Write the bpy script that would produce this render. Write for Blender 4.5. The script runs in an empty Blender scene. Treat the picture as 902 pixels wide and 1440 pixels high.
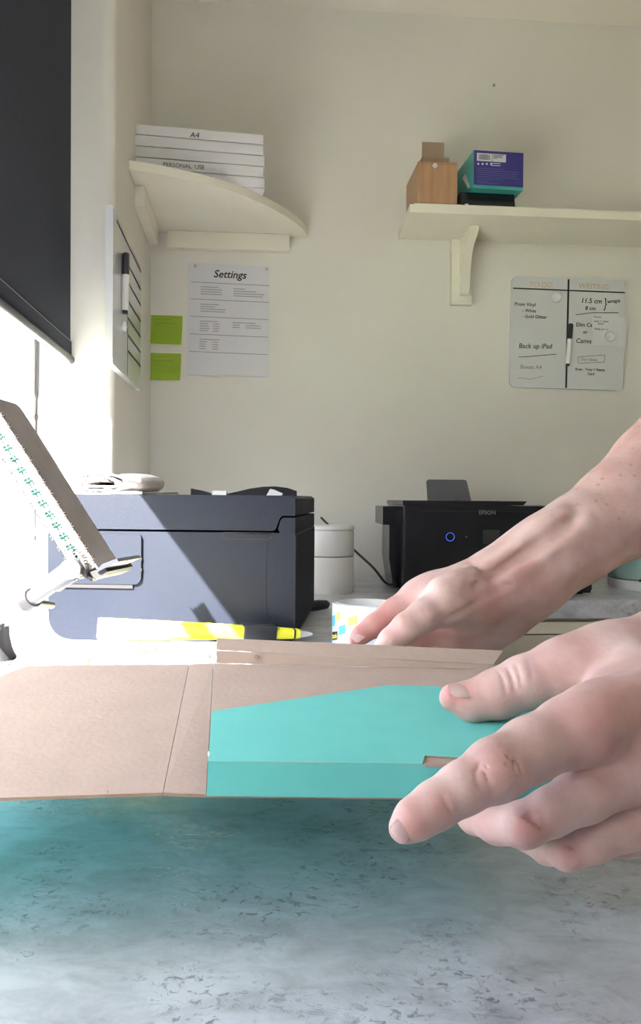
import bpy, bmesh, math, random
import numpy as np
from mathutils import Vector, Matrix
random.seed(4)
S = bpy.context.scene
COL = S.collection
V = Vector
R = math.radians
# ------------------------------------------------------------------ camera
H = 0.938                     # lens height above the floor
TOP = 0.74                    # worktop height
PXF = 1150.0                  # focal length in pixels of the 902x1440 frame
cam = bpy.data.objects.new('camera', bpy.data.cameras.new('camera'))
COL.objects.link(cam)
cam.data.sensor_fit = 'VERTICAL'
cam.data.sensor_height = 24
cam.data.lens = 24 * PXF / 1440
cam.data.clip_start = 0.01
CM = Matrix.Translation((0, 0, H)) @ Matrix.Rotation(R(89.0), 4, 'X') @ Matrix.Rotation(R(0.45), 4, 'Z')
cam.matrix_world = CM
cam.data.dof.use_dof = False
S.camera = cam
RM = CM.to_3x3()
def ray(px, py):
    return RM @ V(((px - 451) / PXF, -(py - 720) / PXF, -1))
def P(px, py, Y):             # point seen at that pixel, at distance Y into the room
    d = ray(px, py); return V((0, 0, H)) + d * (Y / d.y)
def PZ(px, py, z):            # ... on the horizontal plane z
    d = ray(px, py); return V((0, 0, H)) + d * ((z - H) / d.z)
def PP(px, py, o, n):         # ... on any plane
    d = ray(px, py); c = V((0, 0, H)); return c + d * ((o - c).dot(n) / d.dot(n))
# ------------------------------------------------------------------ world, sun
w = bpy.data.worlds.new('world'); S.world = w; w.use_nodes = True
nt = w.node_tree; nt.nodes.clear()
out = nt.nodes.new('ShaderNodeOutputWorld'); bg = nt.nodes.new('ShaderNodeBackground')
sky = nt.nodes.new('ShaderNodeTexSky'); sky.sky_type = 'NISHITA'; sky.sun_disc = False
sky.sun_elevation = R(46); sky.sun_rotation = R(230); sky.dust_density = 3.0; sky.air_density = 1.0
mixw = nt.nodes.new('ShaderNodeMixRGB'); mixw.inputs[0].default_value = 0.55
mixw.inputs[2].default_value = (0.64, 0.80, 1.0, 1)      # thin high cloud whitening the sky
skm = nt.nodes.new('ShaderNodeVectorMath'); skm.operation = 'SCALE'; skm.inputs['Scale'].default_value = 0.35
nt.links.new(sky.outputs[0], skm.inputs[0]); nt.links.new(skm.outputs[0], mixw.inputs[1])
nt.links.new(mixw.outputs[0], bg.inputs[0]); nt.links.new(bg.outputs[0], out.inputs[0])
bg.inputs[1].default_value = 4.7
SUN_DIR = V((0.40, 0.72, -0.62)).normalized()            # the way the sunlight travels
sun = bpy.data.objects.new('sun', bpy.data.lights.new('sun', 'SUN')); COL.objects.link(sun)
sun.data.energy = 105.0; sun.data.angle = R(0.6); sun.data.color = (1, 0.94, 0.86)
sun.rotation_euler = SUN_DIR.to_track_quat('-Z', 'Y').to_euler()
S.view_settings.view_transform = 'Standard'; S.view_settings.look = 'None'
S.view_settings.gamma = 1.0; S.view_settings.use_curve_mapping = False
S.view_settings.exposure = 0.0
S.cycles.max_bounces = 10; S.cycles.diffuse_bounces = 7; S.cycles.caustics_reflective = True; S.cycles.blur_glossy = 0.6
S.cycles.caustics_refractive = False; S.cycles.sample_clamp_indirect = 40
# ------------------------------------------------------------------ materials
def mat(name, color, rough=0.6, metal=0.0, noise=0.0, nscale=30.0, bump=0.0, bscale=200.0, spec=0.5, emit=None, sheen=0, coat=0, color2=None, stretch=(1,1,1)):
    m = bpy.data.materials.new(name); m.use_nodes = True
    n = m.node_tree; b = n.nodes['Principled BSDF']
    b.inputs['Roughness'].default_value = rough; b.inputs['Metallic'].default_value = metal
    b.inputs['Specular IOR Level'].default_value = spec
    b.inputs['Base Color'].default_value = (*color, 1)
    if coat: b.inputs['Coat Weight'].default_value = coat
    tc = n.nodes.new('ShaderNodeTexCoord'); mp = n.nodes.new('ShaderNodeMapping')
    mp.inputs['Scale'].default_value = stretch
    n.links.new(tc.outputs['Object'], mp.inputs[0])
    if noise:
        t = n.nodes.new('ShaderNodeTexNoise'); t.inputs['Scale'].default_value = nscale; t.inputs['Detail'].default_value = 5
        n.links.new(mp.outputs[0], t.inputs['Vector'])
        r = n.nodes.new('ShaderNodeValToRGB')
        c2 = color2 if color2 else tuple(c * (1 - noise) for c in color)
        r.color_ramp.elements[0].color = (*c2, 1); r.color_ramp.elements[1].color = (*color, 1)
        r.color_ramp.elements[0].position = 0.35; r.color_ramp.elements[1].position = 0.65
        n.links.new(t.outputs['Fac'], r.inputs[0]); n.links.new(r.outputs[0], b.inputs['Base Color'])
    if bump:
        t2 = n.nodes.new('ShaderNodeTexNoise'); t2.inputs['Scale'].default_value = bscale; t2.inputs['Detail'].default_value = 4
        n.links.new(mp.outputs[0], t2.inputs['Vector'])
        bp = n.nodes.new('ShaderNodeBump'); bp.inputs['Strength'].default_value = bump; bp.inputs['Distance'].default_value = 0.002
        n.links.new(t2.outputs['Fac'], bp.inputs['Height']); n.links.new(bp.outputs[0], b.inputs['Normal'])
    if emit:
        b.inputs['Emission Color'].default_value = (*emit[0], 1); b.inputs['Emission Strength'].default_value = emit[1]
    return m
M = {}
M['wall'] = mat('wall_paint', (0.77, 0.755, 0.70), 0.85, noise=0.03, nscale=6, bump=0.15, bscale=90, spec=0.2)
M['ceil'] = mat('ceiling_paint', (0.84, 0.81, 0.75), 0.9, noise=0.02, nscale=5, spec=0.1)
M['shelf'] = mat('shelf_paint', (0.80, 0.78, 0.67), 0.45, noise=0.04, nscale=9, bump=0.1, bscale=60)
M['trimw'] = mat('white_gloss', (0.85, 0.85, 0.82), 0.35)
M['floor'] = mat('floor_boards', (0.36, 0.27, 0.19), 0.5, noise=0.3, nscale=4, stretch=(8, 1, 1))
M['blind'] = mat('blind_cloth', (0.012, 0.018, 0.038), 0.8, noise=0.25, nscale=120, bump=0.3, bscale=700)
M['blackpl'] = mat('black_plastic', (0.022, 0.025, 0.033), 0.38, bump=0.08, bscale=900)
M['printer'] = mat('charcoal_plastic', (0.004, 0.007, 0.016), 0.5, noise=0.06, nscale=4, bump=0.12, bscale=1100, spec=0.25)
M['printer2'] = mat('printer_gloss_black', (0.006, 0.007, 0.011), 0.22)
M['groove'] = mat('dark_groove', (0.006, 0.006, 0.008), 0.7)
M['white'] = mat('white_plastic', (0.80, 0.80, 0.79), 0.4, noise=0.02, nscale=10)
M['paper'] = mat('paper', (0.70, 0.70, 0.74), 0.8, noise=0.02, nscale=8)
M['boxfile'] = mat('box_file_card', (0.72, 0.72, 0.74), 0.6, noise=0.03, nscale=20)
M['ink'] = mat('marker_ink', (0.02, 0.02, 0.025), 0.6)
M['inkgrey'] = mat('faded_ink', (0.28, 0.28, 0.30), 0.7)
M['gold'] = mat('gold_vinyl', (0.62, 0.45, 0.27), 0.45, metal=0.2)
M['lime'] = mat('lime_paper', (0.58, 0.78, 0.10), 0.8, noise=0.04, nscale=14)
M['limeink'] = mat('lime_pencil', (0.40, 0.56, 0.08), 0.8)
M['board'] = mat('whiteboard_face', (0.68, 0.70, 0.72), 0.16, noise=0.03, nscale=7, coat=0.3)
M['alu'] = mat('aluminium', (0.75, 0.76, 0.78), 0.35, metal=0.5)
M['greypl'] = mat('grey_plastic', (0.10, 0.10, 0.11), 0.4, noise=0.03)
M['stand'] = mat('stand_grey', (0.045, 0.046, 0.05), 0.4)
M['stand2'] = mat('stand_dark', (0.016, 0.016, 0.018), 0.5)
M['darkgrey'] = mat('dark_grey_plastic', (0.13, 0.13, 0.14), 0.5)
M['felt'] = mat('grey_cover', (0.45, 0.42, 0.42), 0.9, noise=0.08, nscale=60, bump=0.2, bscale=400)
M['pages'] = mat('page_edges', (0.86, 0.87, 0.86), 0.8, noise=0.08, nscale=300, stretch=(1, 1, 1))
M['tealpg'] = mat('teal_dividers', (0.02, 0.16, 0.12), 0.6, noise=0.35, nscale=200)
M['wire'] = mat('wire', (0.06, 0.045, 0.045), 0.5, metal=0.2)
M['kraft'] = mat('kraft_card', (0.43, 0.335, 0.285), 0.85, noise=0.06, nscale=70, bump=0.15, bscale=350)
M['kraftd'] = mat('kraft_card_edge', (0.36, 0.25, 0.18), 0.9, noise=0.15, nscale=200)
M['teal'] = mat('teal_card', (0.14, 0.57, 0.53), 0.55, noise=0.05, nscale=50, bump=0.05, bscale=500)
M['towel'] = mat('towel_cloth', (0.70, 0.67, 0.67), 0.95, noise=0.12, nscale=90, bump=0.8, bscale=500)
M['bamboo'] = mat('bamboo', (0.50, 0.29, 0.155), 0.5, noise=0.25, nscale=7, stretch=(14, 14, 1.2))
M['cardbox'] = mat('brown_card', (0.33, 0.235, 0.165), 0.8, noise=0.06, nscale=40)
M['navy'] = mat('navy_print', (0.035, 0.03, 0.22), 0.45, noise=0.05, nscale=10)
M['tealbox'] = mat('teal_print', (0.05, 0.34, 0.32), 0.45)
M['yellow'] = mat('yellow_plastic', (0.88, 0.88, 0.06), 0.35)
M['clear'] = mat('frosted_plastic', (0.75, 0.78, 0.80), 0.2)
M['mint'] = mat('mint_enamel', (0.30, 0.46, 0.42), 0.12, coat=0.5)
M['skyblue'] = mat('sky_blue_print', (0.12, 0.48, 0.66), 0.35)
M['label'] = mat('pale_label_print', (0.62, 0.72, 0.80), 0.35)
M['labely'] = mat('yellow_print', (0.72, 0.68, 0.15), 0.4)
M['drawer'] = mat('cream_cabinet', (0.60, 0.58, 0.52), 0.45, noise=0.02)
M['nail'] = mat('nail', (0.88, 0.68, 0.66), 0.3, noise=0.06, nscale=60, coat=0.25)
M['sleeve'] = mat('sleeve_cloth', (0.8, 0.8, 0.8), 0.9, noise=0.1, nscale=200)
M['ledblue'] = mat('led_blue', (0.02, 0.05, 0.3), 0.4, emit=((0.08, 0.2, 1.0), 0.9))
M['screen'] = mat('screen_glass', (0.035, 0.038, 0.04), 0.15)
M['plaster'] = mat('garden_wall', (0.6, 0.58, 0.55), 0.9, noise=0.1)
M['grass'] = mat('garden_ground', (0.30, 0.34, 0.24), 0.95, noise=0.3, nscale=3)
M['leaf'] = mat('leaf_green', (0.10, 0.19, 0.09), 0.7, noise=0.4, nscale=20)
def rgb(n, v): x = n.nodes.new('ShaderNodeRGB'); x.outputs[0].default_value = (*v, 1); return x.outputs[0]
def laminate():
    m = bpy.data.materials.new('concrete_laminate'); m.use_nodes = True
    n = m.node_tree; b = n.nodes['Principled BSDF']; L = n.links.new
    tc = n.nodes.new('ShaderNodeTexCoord')
    def noise(scale, det=6, rough=0.6, st=(1, 1, 1), dist=0.0):
        mp = n.nodes.new('ShaderNodeMapping'); mp.inputs['Scale'].default_value = st; L(tc.outputs['Object'], mp.inputs[0])
        t = n.nodes.new('ShaderNodeTexNoise'); t.inputs['Scale'].default_value = scale; t.inputs['Detail'].default_value = det
        t.inputs['Roughness'].default_value = rough; t.inputs['Distortion'].default_value = dist
        L(mp.outputs[0], t.inputs['Vector']); return t.outputs['Fac']
    def ramp(f, stops):
        r = n.nodes.new('ShaderNodeValToRGB'); e = r.color_ramp.elements
        e[0].position, e[0].color = stops[0][0], (*stops[0][1], 1); e[1].position, e[1].color = stops[-1][0], (*stops[-1][1], 1)
        for p, c in stops[1:-1]: k = e.new(p); k.color = (*c, 1)
        L(f, r.inputs[0]); return r.outputs[0]
    def mix(f, a, c, bt='MIX'):
        x = n.nodes.new('ShaderNodeMixRGB'); x.blend_type = bt
        if isinstance(f, float): x.inputs[0].default_value = f
        else: L(f, x.inputs[0])
        L(a, x.inputs[1]); L(c, x.inputs[2]); return x.outputs[0]
    base = ramp(noise(9, 7, 0.62, (0.8, 1.3, 1)), [(0.32, (0.38, 0.395, 0.43)), (0.5, (0.53, 0.55, 0.61)), (0.68, (0.64, 0.67, 0.76))])
    med = ramp(noise(45, 6, 0.7, (0.7, 1.2, 1), 0.6), [(0.32, (0.72, 0.72, 0.72)), (0.60, (1.04, 1.04, 1.04))])
    c = mix(1.0, base, med, 'MULTIPLY')
    pits = ramp(noise(230, 3, 0.6, (0.8, 1.0, 1), 0.6), [(0.56, (1, 1, 1)), (0.66, (0.48, 0.48, 0.49))])
    scuff = ramp(noise(70, 5, 0.7, (0.6, 1.2, 1), 1.0), [(0.55, (1, 1, 1)), (0.66, (0.66, 0.66, 0.67))])
    msk = ramp(noise(16, 4, 0.6), [(0.46, (0, 0, 0)), (0.60, (1, 1, 1))])
    pm = mix(msk, rgb(n, (1, 1, 1)), mix(1.0, pits, scuff, 'MULTIPLY'))
    c = mix(1.0, c, pm, 'MULTIPLY')
    L(c, b.inputs['Base Color'])
    b.inputs['Roughness'].default_value = 0.30; b.inputs['Specular IOR Level'].default_value = 0.5
    bp = n.nodes.new('ShaderNodeBump'); bp.inputs['Strength'].default_value = 0.35; bp.inputs['Distance'].default_value = 0.0012
    L(pm, bp.inputs['Height'])
    bp2 = n.nodes.new('ShaderNodeBump'); bp2.inputs['Strength'].default_value = 0.25; bp2.inputs['Distance'].default_value = 0.0008
    L(noise(160, 4), bp2.inputs['Height']); L(bp.outputs[0], bp2.inputs['Normal']); L(bp2.outputs[0], b.inputs['Normal'])
    return m
M['laminate'] = laminate()
def glass_mat():
    m = bpy.data.materials.new('window_glass'); m.use_nodes = True
    n = m.node_tree; n.nodes.clear(); L = n.links.new
    o = n.nodes.new('ShaderNodeOutputMaterial'); mx = n.nodes.new('ShaderNodeMixShader'); tr = n.nodes.new('ShaderNodeBsdfTransparent')
    gl = n.nodes.new('ShaderNodeBsdfGlossy'); gl.inputs['Roughness'].default_value = 0.02; lw = n.nodes.new('ShaderNodeLayerWeight'); lw.inputs[0].default_value = 0.5
    pw = n.nodes.new('ShaderNodeMath'); pw.operation = 'POWER'; pw.inputs[1].default_value = 5.0; L(lw.outputs['Facing'], pw.inputs[0])
    fr = n.nodes.new('ShaderNodeMath'); fr.operation = 'MULTIPLY_ADD'; fr.inputs[1].default_value = 0.9; fr.inputs[2].default_value = 0.04; L(pw.outputs[0], fr.inputs[0])
    L(fr.outputs[0], mx.inputs[0]); L(tr.outputs[0], mx.inputs[1]); L(gl.outputs[0], mx.inputs[2]); L(mx.outputs[0], o.inputs[0])
    return m
M['glass'] = glass_mat()
def skin_mat():
    m = bpy.data.materials.new('skin'); m.use_nodes = True
    n = m.node_tree; b = n.nodes['Principled BSDF']; L = n.links.new
    at = n.nodes.new('ShaderNodeAttribute'); at.attribute_name = 'redness'
    tc = n.nodes.new('ShaderNodeTexCoord')
    def noise(s, d=4):
        t = n.nodes.new('ShaderNodeTexNoise'); t.inputs['Scale'].default_value = s; t.inputs['Detail'].default_value = d; L(tc.outputs['Object'], t.inputs['Vector']); return t.outputs['Fac']
    r = n.nodes.new('ShaderNodeValToRGB'); e = r.color_ramp.elements
    e[0].position = 0.35; e[0].color = (0.55, 0.36, 0.325, 1); e[1].position = 0.65; e[1].color = (0.66, 0.475, 0.445, 1)
    L(noise(55), r.inputs[0])
    mx = n.nodes.new('ShaderNodeMixRGB'); L(at.outputs['Fac'], mx.inputs[0]); L(r.outputs[0], mx.inputs[1]); mx.inputs[2].default_value = (0.50, 0.19, 0.175, 1)
    v = n.nodes.new('ShaderNodeTexVoronoi'); v.inputs['Scale'].default_value = 95; L(tc.outputs['Object'], v.inputs['Vector'])
    vr = n.nodes.new('ShaderNodeValToRGB'); ve = vr.color_ramp.elements; ve[0].position = 0.09; ve[0].color = (1, 1, 1, 1); ve[1].position = 0.16; ve[1].color = (0, 0, 0, 1)
    L(v.outputs['Distance'], vr.inputs[0])
    fk = n.nodes.new('ShaderNodeAttribute'); fk.attribute_name = 'freckle'
    mu = n.nodes.new('ShaderNodeMath'); mu.operation = 'MULTIPLY'; L(vr.outputs[0], mu.inputs[0]); L(fk.outputs['Fac'], mu.inputs[1])
    mx2 = n.nodes.new('ShaderNodeMixRGB'); L(mu.outputs[0], mx2.inputs[0]); L(mx.outputs[0], mx2.inputs[1]); mx2.inputs[2].default_value = (0.40, 0.19, 0.12, 1)
    L(mx2.outputs[0], b.inputs['Base Color'])
    b.inputs['Roughness'].default_value = 0.46; b.inputs['Specular IOR Level'].default_value = 0.35
    b.inputs['Subsurface Weight'].default_value = 0.25; b.inputs['Subsurface Radius'].default_value = (0.008, 0.003, 0.0015); b.inputs['Subsurface Scale'].default_value = 0.5
    bp = n.nodes.new('ShaderNodeBump'); bp.inputs['Strength'].default_value = 0.35; bp.inputs['Distance'].default_value = 0.0007
    mp = n.nodes.new('ShaderNodeMapping'); mp.inputs['Scale'].default_value = (1, 1, 1); L(tc.outputs['Object'], mp.inputs[0])
    L(noise(420, 5), bp.inputs['Height']); L(bp.outputs[0], b.inputs['Normal'])
    return m
M['skin'] = skin_mat()
# ------------------------------------------------------------------ helpers
def obj(name, bm, m, parent=None, smooth=False, label=None):
    me = bpy.data.meshes.new(name)
    if isinstance(bm, bmesh.types.BMesh):
        bmesh.ops.recalc_face_normals(bm, faces=bm.faces); bm.to_mesh(me); bm.free()
    else:
        me.from_pydata(*bm); me.update()
    for x in (m if isinstance(m, (list, tuple)) else [m]): me.materials.append(M[x] if isinstance(x, str) else x)
    if smooth:
        for p in me.polygons: p.use_smooth = True
        if smooth != 'all':
            try: me.set_sharp_from_angle(angle=R(40))
            except Exception: pass
    o = bpy.data.objects.new(name, me); COL.objects.link(o)
    if parent is not None:
        o.parent = parent
        o.matrix_parent_inverse = Matrix.Translation(parent.location).inverted()
    if label: o['label'] = label
    return o
def tag(o, label, cat, group=None, kind=None):
    o['label'] = label; o['category'] = cat
    if group: o['group'] = group
    if kind: o['kind'] = kind
    return o
def thing(name, loc, label, cat, group=None):
    o = bpy.data.objects.new(name, None); COL.objects.link(o); o.location = loc; o.empty_display_size = 0.02
    return tag(o, label, cat, group)
def struct(name, bm, m, label=None, parent=None, smooth=False):
    o = obj(name, bm, m, parent, smooth)
    if parent is None: o['kind'] = 'structure'; o['category'] = 'room'
    if label: o['label'] = label
    return o
class Fr:                      # a local frame: a along u, b along v, c along n
    def __init__(s, o, u, v=V((0, 0, 1)), n=None):
        s.o = V(o); s.u = V(u).normalized(); s.v = V(v).normalized(); s.n = V(n).normalized() if n is not None else s.u.cross(s.v)
    def __call__(s, a, b, c=0.0): return s.o + s.u * a + s.v * b + s.n * c
    def at(s, px, py, c=0.0):
        p = PP(px, py, s.o + s.n * c, s.n) - s.o; return p.dot(s.u), p.dot(s.v)
    def mat(s): return Matrix((( s.u.x, s.v.x, s.n.x, s.o.x), (s.u.y, s.v.y, s.n.y, s.o.y), (s.u.z, s.v.z, s.n.z, s.o.z), (0, 0, 0, 1)))
W0 = Fr((0, 0, 0), (1, 0, 0), (0, 1, 0))
def hexa(bm, q):               # 8 corners: bottom loop then top loop
    v = [bm.verts.new(p) for p in q]
    for f in ((0, 3, 2, 1), (4, 5, 6, 7), (0, 1, 5, 4), (1, 2, 6, 5), (2, 3, 7, 6), (3, 0, 4, 7)): bm.faces.new([v[i] for i in f])
    return v
def box(bm, F, a0, a1, b0, b1, c0, c1):
    hexa(bm, [F(a0, b0, c0), F(a1, b0, c0), F(a1, b1, c0), F(a0, b1, c0), F(a0, b0, c1), F(a1, b0, c1), F(a1, b1, c1), F(a0, b1, c1)])
    return bm
def prism(bm, F, poly, c0, c1):
    lo = [bm.verts.new(F(a, b, c0)) for a, b in poly]; hi = [bm.verts.new(F(a, b, c1)) for a, b in poly]
    bm.faces.new(lo[::-1]); bm.faces.new(hi); k = len(poly)
    for i in range(k): bm.faces.new((lo[i], lo[(i + 1) % k], hi[(i + 1) % k], hi[i]))
    return bm
def slab(bm, pts, d):          # thin sheet through arbitrary points, thickness vector d
    lo = [bm.verts.new(p) for p in pts]; hi = [bm.verts.new(p + d) for p in pts]
    bm.faces.new(lo[::-1]); bm.faces.new(hi); k = len(pts)
    for i in range(k): bm.faces.new((lo[i], lo[(i + 1) % k], hi[(i + 1) % k], hi[i]))
    return bm
def rrect(a0, a1, b0, b1, r, n=5):
    rs = r if isinstance(r, (list, tuple)) else [r] * 4; o = []
    for (x, y, t, q) in ((a1 - rs[0], b0 + rs[0], -90, rs[0]), (a1 - rs[1], b1 - rs[1], 0, rs[1]), (a0 + rs[2], b1 - rs[2], 90, rs[2]), (a0 + rs[3], b0 + rs[3], 180, rs[3])):
        if q < 1e-6: o.append((x, y)); continue
        for i in range(n + 1): g = R(t + 90 * i / n); o.append((x + q * math.cos(g), y + q * math.sin(g)))
    return o
def tube(bm, pts, r, seg=10, cap=True, flat=None):
    pts = [V(p) for p in pts]; rs = r if isinstance(r, (list, tuple)) else [r] * len(pts)
    rings = []; up = None
    for i, p in enumerate(pts):
        t = (pts[min(i + 1, len(pts) - 1)] - pts[max(i - 1, 0)]).normalized()
        if up is None: up = t.orthogonal().normalized()
        up = (up - t * up.dot(t)).normalized(); s = t.cross(up)
        rings.append([bm.verts.new(p + (up * math.cos(k * 2 * math.pi / seg) + s * math.sin(k * 2 * math.pi / seg)) * rs[i]) for k in range(seg)])
    for a, b in zip(rings, rings[1:]):
        for k in range(seg): bm.faces.new((a[k], a[(k + 1) % seg], b[(k + 1) % seg], b[k]))
    if cap: bm.faces.new(rings[0][::-1]); bm.faces.new(rings[-1])
    return bm
def lathe(bm, c, prof, seg=40, F=None, sx=1.0):
    F = F or Fr(c, (1, 0, 0), (0, 1, 0), (0, 0, 1)); rings = []
    for r, z in prof:
        rings.append([bm.verts.new(F(r * sx * math.cos(k * 2 * math.pi / seg), r * math.sin(k * 2 * math.pi / seg), z)) for k in range(seg)])
    for a, b in zip(rings, rings[1:]):
        for k in range(seg): bm.faces.new((a[k], a[(k + 1) % seg], b[(k + 1) % seg], b[k]))
    bm.faces.new(rings[0][::-1]); bm.faces.new(rings[-1])
    return bm
def bevel(bm, w, seg=2, sel=None):
    es = [e for e in bm.edges if (sel is None or sel(e)) and len(e.link_faces) == 2 and e.calc_face_angle(0) > 0.3]
    if es: bmesh.ops.bevel(bm, geom=es, offset=w, segments=seg, affect='EDGES', profile=0.6, clamp_overlap=True)
    return bm
B = bmesh.new
def smoothpts(pts, n=8):       # Catmull-Rom
    pts = [V(p) for p in pts]; q = [pts[0] * 2 - pts[1]] + pts + [pts[-1] * 2 - pts[-2]]; o = []
    for i in range(1, len(q) - 2):
        for k in range(n):
            t = k / n; a, b, c, d = q[i - 1:i + 3]
            o.append(0.5 * ((2 * b) + (c - a) * t + (2 * a - 5 * b + 4 * c - d) * t * t + (3 * b - a - 3 * c + d) * t ** 3))
    return o + [pts[-1]]
def text(name, s, size, F, a, b, c, m, parent, shear=0.0, align='LEFT', sx=1.0, bold=0.0, rot=0.0):
    cu = bpy.data.curves.new(name, 'FONT'); cu.body = s; cu.size = size; cu.shear = shear; cu.align_x = align; cu.offset = bold
    cu.extrude = 0.00015; cu.resolution_u = 3
    t = bpy.data.objects.new('tmp', cu); COL.objects.link(t)
    dg = bpy.context.evaluated_depsgraph_get(); dg.update()
    me = bpy.data.meshes.new_from_object(t.evaluated_get(dg)); bpy.data.objects.remove(t)
    me.transform(F.mat() @ Matrix.Translation((a, b, c)) @ Matrix.Rotation(rot, 4, 'Z') @ Matrix.Scale(sx, 4, (1, 0, 0)))
    me.materials.clear(); me.materials.append(M[m]); me.name = name
    o = bpy.data.objects.new(name, me); COL.objects.link(o); o.parent = parent
    o.matrix_parent_inverse = Matrix.Translation(parent.location).inverted()
    return o
def bars(bm, F, rows, c):      # rows of printed lines: (a0,a1,b,h)
    for a0, a1, b, h in rows: box(bm, F, a0, a1, b - h / 2, b + h / 2, c, c + 0.00025)
    return bm

# ================================================================== THE ROOM
BW = Fr((0, 2.0756, 0), (1, 0.082, 0)); BW.n = V((0.082, -1, 0)).normalized()      # back wall
LD = V((-0.0904, 1, 0)).normalized()                                              # left wall, going away
LN = V((1, 0.0904, 0)).normalized()
corner = V((-0.426, 2.0756 - 0.082 * 0.426, 0))
LW = Fr(corner, LD, (0, 0, 1), LN)                                                # a is negative towards the camera
CEIL = H + 1.228
JA = -0.567                     # the jamb's place along the left wall
WA0 = -2.08                      # the window's near end
SILL = TOP - 0.0
RX = 2.3; RY = -0.8
def wallbox(name, F, a0, a1, b0, b1, c0, c1, m='wall', **k):
    bm = B(); box(bm, F, a0, a1, b0, b1, c0, c1); return struct(name, bm, m, **k)
bm = B(); box(bm, BW, corner.x - 0.22, RX + 0.3, 0, CEIL + 0.12, -0.15, 0); struct('wall_back', bm, 'wall', 'cream painted back wall of the room')
# left wall: far pier with a rounded arris, wall over and under the window
d = 0.20; r = 0.022
poly = [(0.0, 0.0), (JA + r, 0.0)]
for i in range(1, 9):
    g = R(90 * i / 8); poly.append((JA + r - r * math.sin(g), -r + r * math.cos(g)))
poly += [(JA - 0.012, -d), (0.0, -d)]
FL = Fr(corner, LD, LN, (0, 0, 1))   # a along the wall, b into the room, c up
bm = B(); prism(bm, FL, poly, 0, CEIL); 
struct('wall_left', bm, 'wall', 'cream left wall pier with a rounded window corner', smooth=True)
wl = bpy.data.objects['wall_left']
bm = B(); box(bm, LW, WA0, JA - 0.0125, 0, TOP - 0.04, -d, 0); obj('wall_under_window', bm, 'wall', wl)
bm = B(); box(bm, LW, WA0, JA - 0.0125, 1.98, CEIL, -d, 0); obj('wall_over_window', bm, 'wall', wl)
bm = B(); box(bm, LW, -4.2, WA0, 0, CEIL, -d, 0); obj('wall_near_pier', bm, 'wall', wl)
bm = B(); box(bm, W0, -0.75, RX + 0.3, RY - 0.2, 2.6, CEIL, CEIL + 0.12); struct('ceiling', bm, 'ceil', 'plain off-white ceiling')
bm = B(); box(bm, W0, -0.9, RX + 0.3, RY - 0.2, 2.6, -0.1, 0); struct('floor', bm, 'floor')
bm = B(); box(bm, W0, RX, RX + 0.15, RY - 0.2, 2.6, 0, CEIL); struct('wall_right', bm, 'wall')
FX0, FX1, FZ0, FZ1 = -0.15, 0.75, 1.62, 2.12  # unseen window added in the front wall to fill the room with light
bm = B(); box(bm, W0, -0.7, FX0, RY - 0.2, RY, 0, CEIL); 
wfr = struct('wall_front', bm, 'wall')
for q4 in ((FX1, RX + 0.3, 0, CEIL), (FX0, FX1, 0, FZ0), (FX0, FX1, FZ1, CEIL)):
    bm = B(); box(bm, W0, q4[0], q4[1], RY - 0.2, RY, q4[2], q4[3]); obj('wall_piece', bm, 'wall', wfr)
f2 = B()
for q4 in ((FX0, FX1, FZ0, FZ0 + 0.05), (FX0, FX1, FZ1 - 0.05, FZ1), (FX0, FX0 + 0.05, FZ0, FZ1), (FX1 - 0.05, FX1, FZ0, FZ1), ((FX0 + FX1) / 2 - 0.03, (FX0 + FX1) / 2 + 0.03, FZ0, FZ1)):
    box(f2, W0, q4[0], q4[1], RY - 0.14, RY - 0.09, q4[2], q4[3])
w2 = struct('fill_window', f2, 'trimw', 'white framed window added behind the viewer for fill light')
bm = B(); box(bm, W0, FX0 + 0.02, FX1 - 0.02, RY - 0.117, RY - 0.113, FZ0 + 0.02, FZ1 - 0.02); obj('pane', bm, 'glass', w2)
# window
wf = B()
cF = -0.135
box(wf, LW, WA0, JA - 0.012, TOP + 0.002, TOP + 0.05, cF - 0.045, cF)
box(wf, LW, WA0, JA - 0.012, 1.93, 1.98, cF - 0.045, cF)
for a in (WA0, JA - 0.012 - 0.05): box(wf, LW, a, a + 0.05, TOP + 0.002, 1.98, cF - 0.045, cF + 0.001)
bevel(wf, 0.004, 1)
win = struct('window_1', wf, 'trimw', 'white framed window, blown out by daylight')
bm = B(); box(bm, LW, WA0 + 0.02, JA - 0.03, TOP + 0.03, 1.95, cF - 0.024, cF - 0.020); obj('pane', bm, 'glass', win)
# ground and hedge outside
bm = B(); box(bm, LW, -7, 4, 0.28, 0.3, -8, -d - 0.001); struct('garden_ground', bm, 'grass', 'pale ground outside the window')
# worktops
wt = B()
LE = 0.195
pl = [(-0.0, 0)]
q = lambda a, c: (corner + LD * a + LN * c)
cL = -0.132
pts = [q(-2.6, 0.002), q(JA - 0.012, 0.002), q(JA - 0.001, 0.002), q(0, 0.002)]
outer = [(q(-2.8, 0.006).x, RY + 0.005), (q(WA0 + 0.002, 0.006).x, q(WA0 + 0.002, 0.006).y), (q(WA0 + 0.002, cL).x, q(WA0 + 0.002, cL).y), (q(JA - 0.012, cL).x, q(JA - 0.012, cL).y), (q(JA - 0.001, 0.001).x, q(JA - 0.001, 0.001).y), (q(-0.002, 0.001).x, q(-0.002, 0.001).y),
         (BW(2.28, 0, 0.001).x, BW(2.28, 0, 0.001).y)]
ef = PZ(800, 844, TOP)
eY = lambda x: ef.y + 0.082 * (x - ef.x)
poly = outer + [(2.28, eY(2.28)), (LE, eY(LE)), (LE, RY + 0.005)]
prism(wt, W0, poly, TOP - 0.036, TOP); bevel(wt, 0.002, 2)
tag(obj('worktop', wt, 'laminate'), 'concrete-look grey laminate worktop running in an L from the window to the back wall', 'worktop')
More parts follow.
